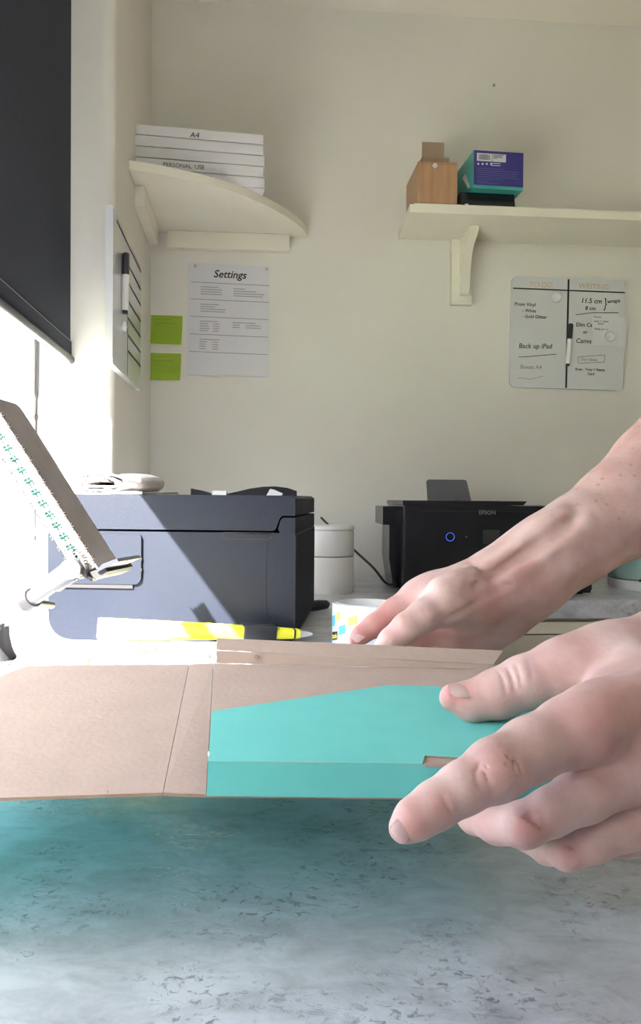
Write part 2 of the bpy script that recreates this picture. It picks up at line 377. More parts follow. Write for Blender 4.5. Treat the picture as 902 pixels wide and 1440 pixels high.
# cabinet run with cream drawers under the right leg
cab = thing('base_cabinet', (1.2, 1.9, 0), 'cream base cabinet with drawers under the back worktop, right of the hands', 'cabinet')
CF = Fr((LE + 0.03, eY(LE + 0.03) + 0.02, 0), (1, 0.082, 0)); CF.n = V((0.082, -1, 0)).normalized()
bm = B(); box(bm, CF, 0, 2.0, 0.08, TOP - 0.037, -0.36, -0.02); obj('carcass', bm, 'drawer', cab)
bm = B(); box(bm, CF, 0, 2.0, 0.0, 0.08, -0.3, -0.06); obj('plinth', bm, 'drawer', cab)
bm = B(); box(bm, CF, 0, 2.0, TOP - 0.070, TOP - 0.0465, -0.02, -0.002); bevel(bm, 0.002); obj('top_rail', bm, 'shelf', cab)
for a in (0.02, 0.68, 1.34):
    for b0, b1 in ((TOP - 0.22, TOP - 0.073), (TOP - 0.44, TOP - 0.225), (0.09, TOP - 0.445)):
        bm = B(); box(bm, CF, a, a + 0.655, b0, b1, -0.02, -0.004); bevel(bm, 0.003); dr = obj('drawer', bm, 'drawer', cab)
        bm = B(); tube(bm, [CF(a + 0.27, b1 - 0.05, -0.004), CF(a + 0.27, b1 - 0.05, 0.02), CF(a + 0.39, b1 - 0.05, 0.02), CF(a + 0.39, b1 - 0.05, -0.004)], 0.005, 8); obj('handle', bm, 'alu', dr)
# side panels carrying the window leg
for y, lb in ((-0.6, 'cream panel carrying the near end of the worktop'), (0.95, 'cream panel carrying the far end of the worktop by the window')):
    bm = B(); box(bm, W0, -0.12, LE - 0.02, y, y + 0.02, 0, TOP - 0.037); tag(obj('desk_panel', bm, 'drawer'), lb, 'support')
# small grey fixing hole on the wall
a, b = BW.at(695, 120)
bm = B(); lathe(bm, None, [(0.001, 0.0), (0.004, 0.0002), (0.0035, 0.002), (0.001, 0.003)], 12, Fr(BW(a, b, 0), BW.u, (0, 0, 1), BW.n))
tag(obj('wall_plug', bm, 'inkgrey', smooth=True), 'small grey wall plug high on the back wall', 'plug')
bm = B(); box(bm, BW, *[x for x in (a + 0.0, a + 0.004)], b + 0.006, b + 0.011, 0, 0.002); 
bm.free()

# ================================================================== BLIND
bl = thing('roller_blind', q(-1.5, -0.075), 'dark navy roller blind drawn most of the way down the window', 'blind')
cB = -0.075
ae, be = LW.at(99, 506, cB)
zb = be
bm = B(); box(bm, LW, WA0 + 0.03, ae, zb + 0.032, 1.93, cB - 0.0008, cB); obj('cloth', bm, 'blind', bl)
bm = B(); box(bm, LW, WA0 + 0.03, ae, zb + 0.004, zb + 0.0315, cB - 0.003, cB + 0.002); bevel(bm, 0.001); obj('hem', bm, 'blind', bl)
bm = B(); tube(bm, [LW(WA0 + 0.03, zb, cB), LW(ae + 0.004, zb, cB), LW(ae + 0.008, zb, cB)], [0.0075, 0.0075, 0.004], 16); obj('bottom_rail', bm, 'blackpl', bl, smooth=True)
bm = B(); box(bm, LW, WA0 + 0.03, ae, zb + 0.0312, zb + 0.0322, cB, cB + 0.0028); obj('seam', bm, 'darkgrey', bl)
bm = B(); tube(bm, [LW(WA0 + 0.03, 1.94, cB), LW(ae, 1.94, cB)], 0.025, 16); obj('roller', bm, 'blackpl', bl, smooth=True)
# bead cord
ch = thing('blind_cord', P(50, 560, 1.45), 'thin dark beaded cord hanging beside the window', 'cord')
x0 = P(53, 500, 1.45); x1 = P(46, 868, 1.45)
bm = B(); tube(bm, [V((x0.x, x0.y, 1.9)), V((x0.x, x0.y, x0.z)), (x0 + x1) / 2, x1], 0.0011, 6); obj('string', bm, 'wire', ch, smooth=True)
bm = B(); c0 = P(53, 495, 1.45); c1 = P(52, 562, 1.45); tube(bm, [V((c0.x, c0.y, c0.z + 0.06)), c0, c1 + V((0, 0, 0.01)), c1], [0.0032, 0.0032, 0.003, 0.001], 8); obj('cord_cover', bm, 'darkgrey', ch, smooth=True)
for py in (587, 757):
    bm = B(); p = P(51 if py < 600 else 48, py, 1.45); lathe(bm, p, [(0.0005, -0.006), (0.003, -0.003), (0.0032, 0.003), (0.0005, 0.006)], 10); obj('connector', bm, 'darkgrey', ch, smooth=True)

# ================================================================== SHELVES
# corner shelf
SZ = PP(433, 334, BW.o, BW.n).z            # underside height
sh = thing('corner_shelf', (corner.x, corner.y, SZ), 'cream painted quarter-round corner shelf high in the left corner', 'shelf')
edge = [PZ(x, y, SZ) for x, y in ((180, 238), (215, 243), (250, 250), (290, 259), (330, 271), (365, 285), (395, 300), (415, 313), (428, 325), (433, 333))]
edge[0] = q((edge[0] - corner).dot(LD), 0.0012)
edge[-1] = BW((edge[-1] - BW.o).dot(BW.u), 0, 0.0008); edge[-1].z = SZ; edge[0].z = SZ
ee = smoothpts(edge, 4)
cc = q(-0.001, 0.0012); cc = V((cc.x, BW((cc.x - BW.o.x) / BW.u.x, 0, 0.001).y, SZ))
poly = [(p.x, p.y) for p in ee] + [(cc.x, cc.y)]
bm = B(); prism(bm, W0, poly, SZ, SZ + 0.018); bevel(bm, 0.003, 2); obj('board', bm, 'shelf', sh, smooth=True)
bm = B(); a0, b0 = BW.at(237, 341); a1, b1 = BW.at(407, 330); box(bm, BW, a0, a1, SZ - 0.042, SZ - 0.001, 0.0005, 0.022); bevel(bm, 0.003); obj('cleat', bm, 'shelf', sh)
bm = B(); a0, b0 = LW.at(186, 255); box(bm, LW, a0 + 0.03, -0.05, SZ - 0.045, SZ - 0.001, 0.0005, 0.022); bevel(bm, 0.003); obj('cleat', bm, 'shelf', sh)
# wall shelf
wz = PP(700, 341, BW.o, BW.n).z
ws = thing('wall_shelf', BW(0.6, 0, 0.1) + V((0, 0, wz)), 'long cream painted wall shelf on a shaped bracket, upper right', 'shelf')
fp = PZ(577, 298, wz); cD = (fp - BW.o).dot(BW.n); fa = (fp - BW.o).dot(BW.u)
ba, _ = BW.at(560, 337)
SB = Fr((BW.o.x, BW.o.y, 0), BW.u, BW.n, (0, 0, 1))
bm = B(); prism(bm, SB, [(ba, 0.001), (fa, cD), (1.9, cD), (1.9, 0.001)], wz, wz + 0.018); bevel(bm, 0.003, 2); obj('board', bm, 'shelf', ws, smooth=True)
bm = B(); box(bm, BW, fa + 0.01, 1.9, wz + 0.0185, wz + 0.0215, cD - 0.012, cD - 0.002); obj('front_lip', bm, 'shelf', ws)
ka0, _ = BW.at(633, 400); ka1, kb = BW.at(661, 431)
bk = B(); box(bk, BW, ka0, ka1, kb, wz - 0.001, 0.0005, 0.020); bevel(bk, 0.003); brk = obj('bracket', bk, 'shelf', ws)
km = (ka0 + ka1) / 2 + 0.004
G = Fr(BW(km - 0.010, 0, 0), BW.n, (0, 0, 1), BW.u)
prof = [(0.0205, kb + 0.022), (0.034, kb + 0.024), (0.042, kb + 0.036), (0.047, kb + 0.06), (0.053, kb + 0.09), (0.066, kb + 0.118), (0.088, kb + 0.138), (0.108, wz - 0.020), (0.122, wz - 0.008), (0.124, wz - 0.001), (0.0205, wz - 0.001)]
bm = B(); prism(bm, G, prof, 0, 0.020); bevel(bm, 0.005, 3); obj('bracket_arm', bm, 'shelf', brk, smooth=True)

# ================================================================== BOX FILES
ST = SZ + 0.018
fr = PZ(371, 266, ST + 0.0); fl = V((-0.398, 1.752, ST))
uu = (fr - fl); uu.z = 0
Lf = 0.288
BFo = fr - uu.normalized() * Lf
BFf = Fr(BFo, uu, (0, 0, 1)); BFf.n = V((uu.y, -uu.x, 0)).normalized()
labs = ['bottom white box file on the corner shelf, writing half hidden by the shelf', 'second from bottom white box file, PERSONAL USE written on its spine',
        'middle white box file of the shelf stack, blank spine', 'second from top white box file of the shelf stack, blank spine', 'topmost white box file on the corner shelf, A4 written on its spine']
hh = 0.0235
for i in range(5):
    sft = (0.002, -0.001, 0.0015, -0.001, 0.001)[i]
    t = thing('box_file', BFf(0.15, i * hh, -0.1), labs[i], 'box file', 'white box files on the corner shelf')
    z0, z1 = i * hh + 0.0003, (i + 1) * hh - 0.0003
    L = Lf - (0.0, 0.0, 0.0, 0.001, 0.002)[i]
    bm = B(); box(bm, BFf, sft + 0.001, L + sft - 0.001, z0 + 0.0012, z1 - 0.0012, -0.215, 0.0 - 0.0015); obj('tray', bm, 'darkgrey', t)
    bm = B(); box(bm, BFf, sft, L + sft, z1 - 0.0012, z1, -0.216, 0); obj('lid', bm, 'boxfile', t)
    bm = B(); box(bm, BFf, sft, L + sft, z0, z0 + 0.0012, -0.216, -0.001); obj('base', bm, 'boxfile', t)
    bm = B(); box(bm, BFf, sft + 0.0006, L + sft - 0.0006, z0 + 0.0021, z1 - 0.0016, -0.0015, 0.0012); bevel(bm, 0.0006, 1); obj('spine', bm, 'boxfile', t)
    if i == 4: text('writing', 'A4', 0.017, BFf, 0.128, z0 + 0.004, 0.0013, 'ink', t, shear=0.15)
    if i == 1: text('writing', 'PERSONAL  USE', 0.0125, BFf, 0.072, z0 + 0.0085, 0.0013, 'ink', t, shear=-0.1)
    if i == 0: text('writing', 'of cards', 0.012, BFf, 0.140, z0 + 0.011, 0.0013, 'ink', t)

# ================================================================== THINGS ON THE WALL SHELF
WT = wz + 0.018
# bamboo box
z = WT + 0.0002
p0 = PZ(588, 289, z); p1 = PZ(643, 291, z)
BF = Fr(p0, V((p1.x - p0.x, p1.y - p0.y, 0))); BF.n = V((BF.u.y, -BF.u.x, 0)); wd = (p1 - p0).length
hgt = BF.at(600, 227)[1]
t = thing('bamboo_box', BF(wd / 2, 0, -0.05), 'tall bamboo box with a round metal stud, left end of the wall shelf', 'box')
bm = B(); box(bm, BF, 0, wd, 0.0, hgt - 0.006, -0.15, 0); bevel(bm, 0.0015); obj('body', bm, 'bamboo', t)
bm = B(); box(bm, BF, 0, wd, hgt - 0.0055, hgt, -0.15, 0); bevel(bm, 0.001); obj('lid', bm, 'bamboo', t)
a, b = BF.at(612, 233)
bm = B(); lathe(bm, None, [(0.0058, 0.0), (0.0058, 0.0014), (0.004, 0.0022), (0.001, 0.0024)], 20, Fr(BF(a, b, 0.0001), BF.u, (0, 0, 1), BF.n)); obj('stud', bm, 'alu', t, smooth=True)
cbx = thing('card_tray', BF(wd / 2, hgt, -0.05), 'small brown cardboard box, lid standing open, on top of the bamboo box', 'box')
a0, b0 = BF.at(595, 228); a1, b1 = BF.at(634, 219)
bm = B(); box(bm, BF, a0, a1, hgt + 0.0005, b1, -0.09, -0.012); bevel(bm, 0.0008); obj('tray', bm, 'cardbox', cbx)
a0, b0 = BF.at(595, 219); a1, b1 = BF.at(627, 197)
bm = B(); box(bm, BF, a0 + 0.001, a1, b0 + 0.0006, b1, -0.016, -0.0135); bevel(bm, 0.0006); obj('lid', bm, 'cardbox', cbx)
# black case and blue box
p0 = PZ(649, 291, z); p1 = PZ(724, 294.5, z)
KF = Fr(p0, V((p1.x - p0.x, p1.y - p0.y, 0))); KF.n = V((KF.u.y, -KF.u.x, 0)); wd = (p1 - p0).length
kh = 0.036
t = thing('black_case', KF(wd / 2, 0, -0.08), 'flat black case lying on the wall shelf under the navy and teal box', 'case')
bm = B(); prism(bm, Fr(KF.o, KF.n, (0, 0, 1), KF.u), [(-0.16, 0.0), (0.0, 0.0), (0.003, 0.012), (0.0, kh * 0.55), (-0.16, kh * 0.55)], -0.001, wd); bevel(bm, 0.003, 2); obj('base', bm, 'printer2', t, smooth=True)
bm = B(); prism(bm, Fr(KF.o, KF.n, (0, 0, 1), KF.u), [(-0.16, kh * 0.57), (0.0, kh * 0.57), (-0.004, kh), (-0.16, kh)], -0.001, wd); bevel(bm, 0.003, 2); obj('lid', bm, 'printer2', t, smooth=True)
bm = B(); box(bm, KF, 0.008, 0.016, 0.004, 0.0065, 0.0025, 0.0042); obj('catch', bm, 'alu', t)
fb = PZ(666, 264, WT + kh + 0.0006); fb2 = PZ(736, 268, WT + kh + 0.0006)
# navy front is farther forward than the case
NF = Fr(fb, V((fb2.x - fb.x, fb2.y - fb.y, 0))); NF.n = V((NF.u.y, -NF.u.x, 0)); wd = (fb2 - fb).length
h2 = NF.at(700, 213)[1]
t = thing('product_box', NF(wd / 2, 0, -0.09), 'navy and teal product box with a barcode end, on the black case', 'box')
bm = B(); box(bm, NF, 0, wd, 0, h2, -0.19, -0.0008); bevel(bm, 0.0008, 1); obj('carton', bm, 'tealbox', t)
bm = B(); box(bm, NF, 0.001, wd, 0.0075, h2, -0.0007, 0.0); obj('end_print', bm, 'navy', t)
a0, b0 = NF.at(671, 226); a1, b1 = NF.at(712, 217.5)
bm = B(); box(bm, NF, a0, a1, b0, b1, 0.0001, 0.0003); obj('white_label', bm, 'paper', t)
bm = B(); x = a0 + 0.004
while x < a0 + (a1 - a0) * 0.45:
    wv = random.choice((0.0005, 0.001, 0.0016)); box(bm, NF, x, x + wv, b0 + 0.003, b1 - 0.0025, 0.00035, 0.0005); x += wv + random.choice((0.0005, 0.0009))
box(bm, NF, a0 + (a1 - a0) * 0.52, a0 + (a1 - a0) * 0.535, b0, b1, 0.00035, 0.0005)
for k in range(4): box(bm, NF, a0 + (a1 - a0) * 0.56, a0 + (a1 - a0) * (0.93, 0.85, 0.9, 0.7)[k], b1 - 0.003 - k * 0.0026, b1 - 0.0018 - k * 0.0026, 0.00035, 0.0005)
obj('barcode', bm, 'ink', t)
bm = B()
for k in range(4):
    a, b = NF.at(673 + k * 6, 230.5); box(bm, NF, a - 0.0022, a + 0.0022, b - 0.0022, b + 0.0022, 0.0001, 0.0003)
for k, (l0, l1) in enumerate(((691, 704), (691, 704))):
    a, b = NF.at(l0, 229.5 + 3 * k); a2, _ = NF.at(l1, 229); box(bm, NF, a, a2, b - 0.0008, b + 0.0008, 0.0001, 0.0003)
obj('symbols', bm, 'label', t)
rows = []
for py, x0_, x1_ in ((236, 671, 709), (239, 671, 731), (242, 671, 730), (245, 671, 727), (248, 671, 731), (251, 671, 708), (254, 671, 688), (256.5, 671, 703)):
    a, b = NF.at(x0_, py); a2, _ = NF.at(x1_, py); rows.append((a, a2, b, 0.0008))
obj('small_print', bars(B(), NF, rows, 0.0001), mat('print_blue', (0.16, 0.16, 0.42), 0.5), t)
SF = Fr(fb, -NF.n, (0, 0, 1)); SF.n = -NF.u
bm = B(); prism(bm, SF, [(0.025, 0.012), (0.038, 0.012), (0.085, 0.055), (0.060, 0.055)], 0.0001, 0.0004); obj('side_print', bm, 'paper', t)

# ================================================================== PAPERS ON THE BACK WALL
def wallsheet(px0, py0, px1, py1, F, c0=0.0006, c1=0.0012):
    a0, b1 = F.at(px0, py0); a1, b0 = F.at(px1, py1); return a0, a1, b0, b1
a0, a1, b0, b1 = wallsheet(264, 369, 378, 530, BW)
t = thing('settings_sheet', BW((a0 + a1) / 2, b0, 0), 'white printed sheet headed Settings pinned under the corner shelf', 'poster')
bm = B(); v = [BW(a0, b0 + 0.002, 0.003), BW(a1, b0 - 0.002, 0.003), BW(a1, b1 - 0.004, 0.001), BW(a0, b1, 0.001)]; slab(bm, v, BW.n * 0.0004); obj('sheet', bm, 'paper', t)
PF = Fr(v[0] + BW.n * 0.0005, v[1] - v[0], v[3] - v[0]); PF.n = PF.u.cross(PF.v); PF.n = PF.n if PF.n.dot(BW.n) > 0 else -PF.n; PF.n.normalize()
PF.v = PF.n.cross(PF.u); PF.v = PF.v if PF.v.z > 0 else -PF.v
Wp, Hp = (v[1] - v[0]).length, (v[3] - v[0]).length
text('heading', 'Settings', 0.026, PF, Wp / 2 - 0.002, Hp * 0.878, 0.0004, 'ink', t, shear=0.25, align='CENTER', bold=0.0004)
rl = [(0.004, Wp - 0.004, Hp * f, 0.0014) for f in (0.826, 0.675, 0.52, 0.362, 0.205)]
obj('ruled_lines', bars(B(), PF, rl, 0.0003), 'inkgrey', t)
rows = []
def para(xf, yf, lens, h=0.0022):
    for k, l in enumerate(lens): rows.append((xf * Wp, (xf + l) * Wp, (yf - 0.021 * k) * Hp, h))
para(0.14, 0.787, (0.22, 0.26, 0.25, 0.26)); para(0.54, 0.783, (0.14, 0.28, 0.38, 0.36)); para(0.14, 0.632, (0.23, 0.18, 0.31, 0.30))
para(0.14, 0.480, (0.22, 0.10, 0.11, 0.12, 0.10)); para(0.30, 0.459, (0.08, 0.08, 0.08, 0.07)); para(0.54, 0.480, (0.28, 0.09, 0.09)); para(0.70, 0.459, (0.18, 0.19))
para(0.14, 0.318, (0.25, 0.09, 0.07, 0.08, 0.08)); para(0.30, 0.297, (0.07, 0.07, 0.07, 0.07))
obj('small_print', bars(B(), PF, rows, 0.0003), mat('grey_print', (0.38, 0.38, 0.41), 0.8), t)
for x in (0.022 * 1, Wp - 0.012):
    bm = B(); lathe(bm, None, [(0.004, 0.0), (0.0042, 0.002), (0.002, 0.003), (0.0012, 0.0032)], 14, Fr(PF(x - 0.008 if x < 0.1 else x, Hp - 0.008, 0.0003), BW.u, (0, 0, 1), BW.n)); obj('pin', bm, mat('pin_pink', (0.62, 0.50, 0.48), 0.4), t, smooth=True)
for k, (x0_, y0_, x1_, y1_, lb) in enumerate(((213, 443, 257, 485, 'upper lime green sticky note beside the Settings sheet'), (209, 496, 255, 535, 'lower lime green sticky note beside the Settings sheet'))):
    a0, a1, b0, b1 = wallsheet(x0_, y0_, x1_, y1_, BW)
    t = thing('sticky_note', BW((a0 + a1) / 2, b0, 0), lb, 'sticky note', 'lime sticky notes on the back wall')
    bm = B(); n = 6; vs = []
    for i in range(n + 1):
        f = i / n; c = 0.0008 + 0.007 * (1 - f) ** 2
        vs.append([bm.verts.new(BW(a0 - 0.002 * (1 - f), b0 + (b1 - b0) * f, c)), bm.verts.new(BW(a1 - 0.002 * (1 - f), b0 + (b1 - b0) * f - 0.001, c))])
    for i in range(n): bm.faces.new((vs[i][0], vs[i][1], vs[i + 1][1], vs[i + 1][0]))
    bmesh.ops.solidify(bm, geom=bm.faces[:], thickness=0.0004); obj('paper', bm, 'lime', t, smooth=True)
    w_ = a1 - a0; h_ = b1 - b0
    rw = [(a0 + 0.1 * w_, a0 + 0.62 * w_, b0 + 0.86 * h_, 0.0014), (a0 + 0.15 * w_, a0 + 0.75 * w_, b0 + 0.72 * h_, 0.0014)]
    if k == 0: rw.append((a0 + 0.1 * w_, a0 + 0.7 * w_, b0 + 0.58 * h_, 0.0014))
    obj('pencil_marks', bars(B(), BW, rw, 0.0016), 'limeink', t)

# ================================================================== WHITEBOARDS
a0, b1 = BW.at(718, 390); a1, b0 = BW.at(875, 549)
t = thing('whiteboard', BW((a0 + a1) / 2, b0, 0), 'square two-column whiteboard with TO DO and WRITING lists, right on the back wall', 'whiteboard')
WBF = Fr(BW((a0 + a1) / 2, (b0 + b1) / 2, 0.0), BW.u, (0, 0, 1)); WBF.n = BW.n
rt = Matrix.Rotation(R(-0.6), 3, BW.n); WBF.u = rt @ WBF.u; WBF.v = rt @ WBF.v
if WBF.u.z > 0: rt = Matrix.Rotation(R(0.6), 3, BW.n); WBF.u = rt @ BW.u; WBF.v = rt @ V((0, 0, 1))
hw, hv = (a1 - a0) / 2, (b1 - b0) / 2
bm = B(); prism(bm, WBF, rrect(-hw, hw, -hv, hv, 0.016), 0.001, 0.010); bevel(bm, 0.0015, 2); obj('panel', bm, 'board', t, smooth=True)
cx = WBF.at(796, 480)[0]
def ln(F, p0, p1, th=0.0014, c=0.0104, m=None):
    pass
bm = B(); box(bm, WBF, cx - 0.0024, cx + 0.0024, -hv + 0.002, hv - 0.003, 0.0102, 0.0106)
hb = WBF.at(790, 409.5)[1]; box(bm, WBF, -hw + 0.003, hw - 0.002, hb - 0.0016, hb + 0.0016, 0.0102, 0.0107); obj('divider_tape', bm, 'ink', t)
def wr(s, px, py, size, m='ink', shear=0.12, sx=1.0, bold=0.0002, rot=0.0):
    a, b = WBF.at(px, py); return text('writing', s, size, WBF, a, b, 0.0104, m, t, shear=shear, sx=sx, bold=bold, rot=rot)
wr('TO DO', 743, 404.5, 0.019, 'gold', 0, 1.0, 0.0); wr('WRITING', 812, 407, 0.019, 'gold', 0, 1.0, 0.0)
wr('Prom Vinyl', 722, 431, 0.0125); wr('- White', 733, 440, 0.0115); wr('- Gold Glitter', 733, 448, 0.0115)
wr('Back up iPad', 728, 490.5, 0.0175, sx=0.98, rot=0.02); wr('. Boxes A4', 726, 519, 0.0145, 'inkgrey')
wr('11.5 cm', 815, 427, 0.0175, rot=0.0); wr('8 cm', 821, 437, 0.014); wr('}', 847, 434, 0.034, sx=0.7); wr('wraps', 852, 428, 0.0145, rot=0.12)
wr('Dim Capt', 808, 460, 0.014); wr('or', 818, 470, 0.012); wr('Canva', 808, 483, 0.0165)
wr('Dog dates', 815, 508, 0.0105, 'inkgrey'); wr('Rose - Tony + Stamp', 807, 521.5, 0.0092); wr('Card', 824, 528, 0.0092)
def stroke(pts, th=0.0010, m='ink', nm='pen_line'):
    bm = B()
    for (x0_, y0_), (x1_, y1_) in zip(pts, pts[1:]):
        A = V((*WBF.at(x0_, y0_), 0)); C = V((*WBF.at(x1_, y1_), 0)); n_ = (C - A).normalized().cross(V((0, 0, 1))) * th
        prism(bm, WBF, [(*(A - n_).xy,), (*(A + n_).xy,), (*(C + n_).xy,), (*(C - n_).xy,)], 0.0102, 0.0105)
    return obj(nm, bm, m, t)
stroke([(728, 503), (740, 502.5), (781, 499)], 0.0008); stroke([(808, 444), (830, 441), (868, 441)], 0.0008)
stroke([(811, 503), (849, 500), (848, 510), (812, 512), (811, 503)], 0.0005)
stroke([(727, 532), (745, 534), (762, 530)], 0.0006, 'inkgrey')
def magnet(F, px, py, c, lb, r=0.0135, grp='round clear magnets'):
    a, b = F.at(px, py, c); m_ = thing('magnet', F(a, b, c), lb, 'magnet', grp)
    G_ = Fr(F(a, b, c), F.u, F.v, F.n)
    bm = B(); lathe(bm, None, [(r, 0), (r, 0.004), (r * 0.92, 0.006), (r * 0.78, 0.0062), (r * 0.74, 0.0045), (0.001, 0.0045)], 28, G_); obj('rim', bm, 'clear', m_, smooth=True)
    bm = B(); lathe(bm, None, [(r * 0.45, 0.0046), (r * 0.45, 0.006), (0.001, 0.0066)], 20, G_); obj('core', bm, 'alu', m_, smooth=True)
magnet(WBF, 782.5, 418.5, 0.0103, 'round clear magnet at the top of the TO DO column')
# two paper notes on the right column
for k, (x0_, y0_, x1_, y1_, lb, rot) in enumerate(((846, 447, 879, 488.5, 'blank white slip sticking out past the board edge, behind the written note', -2), (831, 443, 867, 487, 'small written paper note held by a magnet on the WRITING column', 2))):
    A0, B1 = WBF.at(x0_, y0_); A1, B0 = WBF.at(x1_, y1_)
    nn = thing('paper_note', WBF((A0 + A1) / 2, B0, 0.0105), lb, 'note', 'paper notes on the whiteboard')
    mx_, my_ = (A0 + A1) / 2, (B0 + B1) / 2; cs, sn = math.cos(R(rot)), math.sin(R(rot))
    pl_ = [(mx_ + (a - mx_) * cs - (b - my_) * sn, my_ + (a - mx_) * sn + (b - my_) * cs) for a, b in ((A0, B0), (A1, B0), (A1, B1), (A0, B1))]
    bm = B(); prism(bm, WBF, pl_, 0.0108 + 0.0006 * k, 0.0112 + 0.0006 * k); obj('paper', bm, 'paper' if k else 'boxfile', nn)
    if k:
        for s_, px, py in (('Photos', 833, 448), ('basic +  white', 833, 454), ('blank', 839, 457.5), ('Thank you xx', 833, 465)):
            a, b = WBF.at(px, py); text('writing', s_, 0.0070, WBF, a, b, 0.0119, 'ink', nn)
magnet(WBF, 858, 473, 0.0120, 'round clear magnet holding the written note on the WRITING column')
def marker(F, pa, pb, c, lb, r=0.0058):
    a, b = F.at(*pa, c); a2, b2 = F.at(*pb, c); A = F(a, b, c + r); C = F(a2, b2, c + r); dd = C - A
    m_ = thing('whiteboard_marker', C, lb, 'pen', 'whiteboard markers')
    bm = B(); tube(bm, [A, A + dd * 0.02, A + dd * 0.34, A + dd * 0.36], [r * 0.8, r * 1.08, r * 1.08, r * 0.9], 14); obj('cap', bm, 'blackpl', m_, smooth=True)
    bm = B(); tube(bm, [A + dd * 0.362, A + dd * 0.95], [r, r], 14); obj('barrel', bm, 'white', m_, smooth=True)
    bm = B(); tube(bm, [A + dd * 0.952, C], [r * 0.85, r * 0.7], 14); obj('end_plug', bm, 'blackpl', m_, smooth=True)
    return m_
marker(WBF, (802, 456), (797.5, 515), 0.0108, 'black-capped marker standing on the centre line of the square whiteboard')

# whiteboard on the left wall
c_ = 0.001
a0, bt = LW.at(158, 289, 0.012); a0b, bb = LW.at(157, 500, 0.012); a1, bb2 = LW.at(184, 533, 0.012)
a1 = LW.at(198, 400, 0.012)[0]
t = thing('wall_planner', LW((a0 + a1) / 2, bb, 0), 'tall planner whiteboard with black ruled bars, on the wall beside the window', 'whiteboard')
bt_far = bt
bot = LW.at(184, 533, 0.012)[1]
bm = B(); prism(bm, LW, rrect(a0, a1, bot - 0.005, bt, 0.016), c_, 0.012); bevel(bm, 0.0015, 2); obj('panel', bm, 'board', t, smooth=True)
bm = B(); prism(bm, LW, rrect(a0 - 0.003, a0 + 0.0, bot, bt, 0.001), c_, 0.0135); obj('edge_trim', bm, 'alu', t)
bm = B()
a_, _ = LW.at(180, 420, 0.0125); box(bm, LW, a_ - 0.0008, a_ + 0.0008, bot + 0.0, bt - 0.03, 0.0122, 0.0126)
obj('column_line', bm, 'ink', t)
bm = B(); A_, B_ = LW.at(165, 307, 0.0125); C_, D_ = LW.at(181, 342, 0.0125); zt = B_
for k, py in enumerate((345, 373, 398, 424, 448, 472, 494)):
    a2, b2 = LW.at(181, py, 0.0125); box(bm, LW, (A_ if k == 0 else a2), a1 - 0.001, b2 - 0.0022, b2 + 0.0022, 0.0122, 0.0127)
obj('row_bars', bm, 'ink', t)
marker(LW, (172.5, 356), (171, 441), 0.0125, 'black-capped marker clipped upright on the planner beside the window', r=0.0062)
magnet(LW, 173.5, 459, 0.0125, 'round clear magnet low on the planner beside the window', r=0.010)

# ================================================================== LEFT PRINTER
th = R(-4)
PFr = Fr(P(415, 905, 1.10) * 1.0, (math.cos(th), math.sin(th), 0)); PFr.n = V((math.sin(th), -math.cos(th), 0))
PFr.o = V((PFr.o.x, PFr.o.y, TOP))
def at(px, py, c=0.0): return PFr.at(px, py, c)
XL = at(68, 860)[0]; XT = at(415, 697)[1]; D_ = 0.33
pr = thing('large_printer', PFr(XL / 2, 0, -D_ / 2), 'big charcoal printer with rounded base standing in the corner by the window', 'printer')
PG = Fr(PFr.o, PFr.u, (0, 0, 1)); PG.n = PFr.n
z2 = at(200, 746)[1]; z3 = at(400, 727)[1]
r0 = 0.030
bm = B(); prism(bm, PG, rrect(XL, 0.0, 0.001, z2 - 0.0015, [0.012, 0.004, 0.006, r0], 8), -D_, -0.0); bevel(bm, 0.012, 4, lambda e: abs((e.verts[0].co - PG.o).dot(PG.n)) < 1e-4 and abs((e.verts[1].co - PG.o).dot(PG.n)) < 1e-4); obj('body', bm, 'printer', pr, smooth=True)
xr = at(385, 745)[0]; xr2 = at(394, 727)[0]
bm = B(); prism(bm, PG, [(XL + 0.002, z2 + 0.0015), (xr, z2 + 0.0015), (xr + 0.003, z2 + 0.004), (xr2 - 0.001, z3 - 0.003), (xr2 + 0.003, z3 + 0.0015), (-0.001, z3 + 0.0015), (-0.001, XT - 0.004), (-0.006, XT), (XL + 0.012, XT), (XL + 0.002, XT - 0.01)], -D_, -0.0005); bevel(bm, 0.002, 2); obj('scanner_lid', bm, 'printer', pr, smooth=True)
bm = B(); prism(bm, PG, [(xr + 0.0085, z2 - 0.0015), (-0.0008, z2 - 0.0015), (-0.0008, z3 - 0.001), (xr2 + 0.004, z3 - 0.001), (xr2 + 0.0005, z3 - 0.005), (xr + 0.006, z2 + 0.004)], -D_, -0.0005); bevel(bm, 0.001, 1); obj('corner_column', bm, 'printer', pr, smooth=True)
x0_, y0_ = at(313, 760); x1_, y1_ = at(384, 747)
bm = B(); prism(bm, PG, rrect(x0_, x1_ + 0.002, y0_ + 0.001, z2 - 0.001, [0.009, 0.001, 0.001, 0.007]), 0.0001, 0.0012); hr = obj('lift_notch', bm, 'groove', pr)
bm = B(); prism(bm, PG, rrect(x0_ + 0.0015, x1_ - 0.001, y0_ + 0.0032, z2 - 0.0025, [0.008, 0.001, 0.001, 0.006]), 0.0013, 0.0016); obj('notch_face', bm, 'printer', hr)
xs = at(374, 800)[0]; s0 = at(374, 870)[1]; bm = B(); box(bm, PG, xs - 0.0007, xs + 0.0007, s0, z2 - 0.014, 0.0001, 0.0008); obj('seam', bm, 'groove', pr)
x0_, y0_ = at(81, 822); x1_, y1_ = at(200, 752)
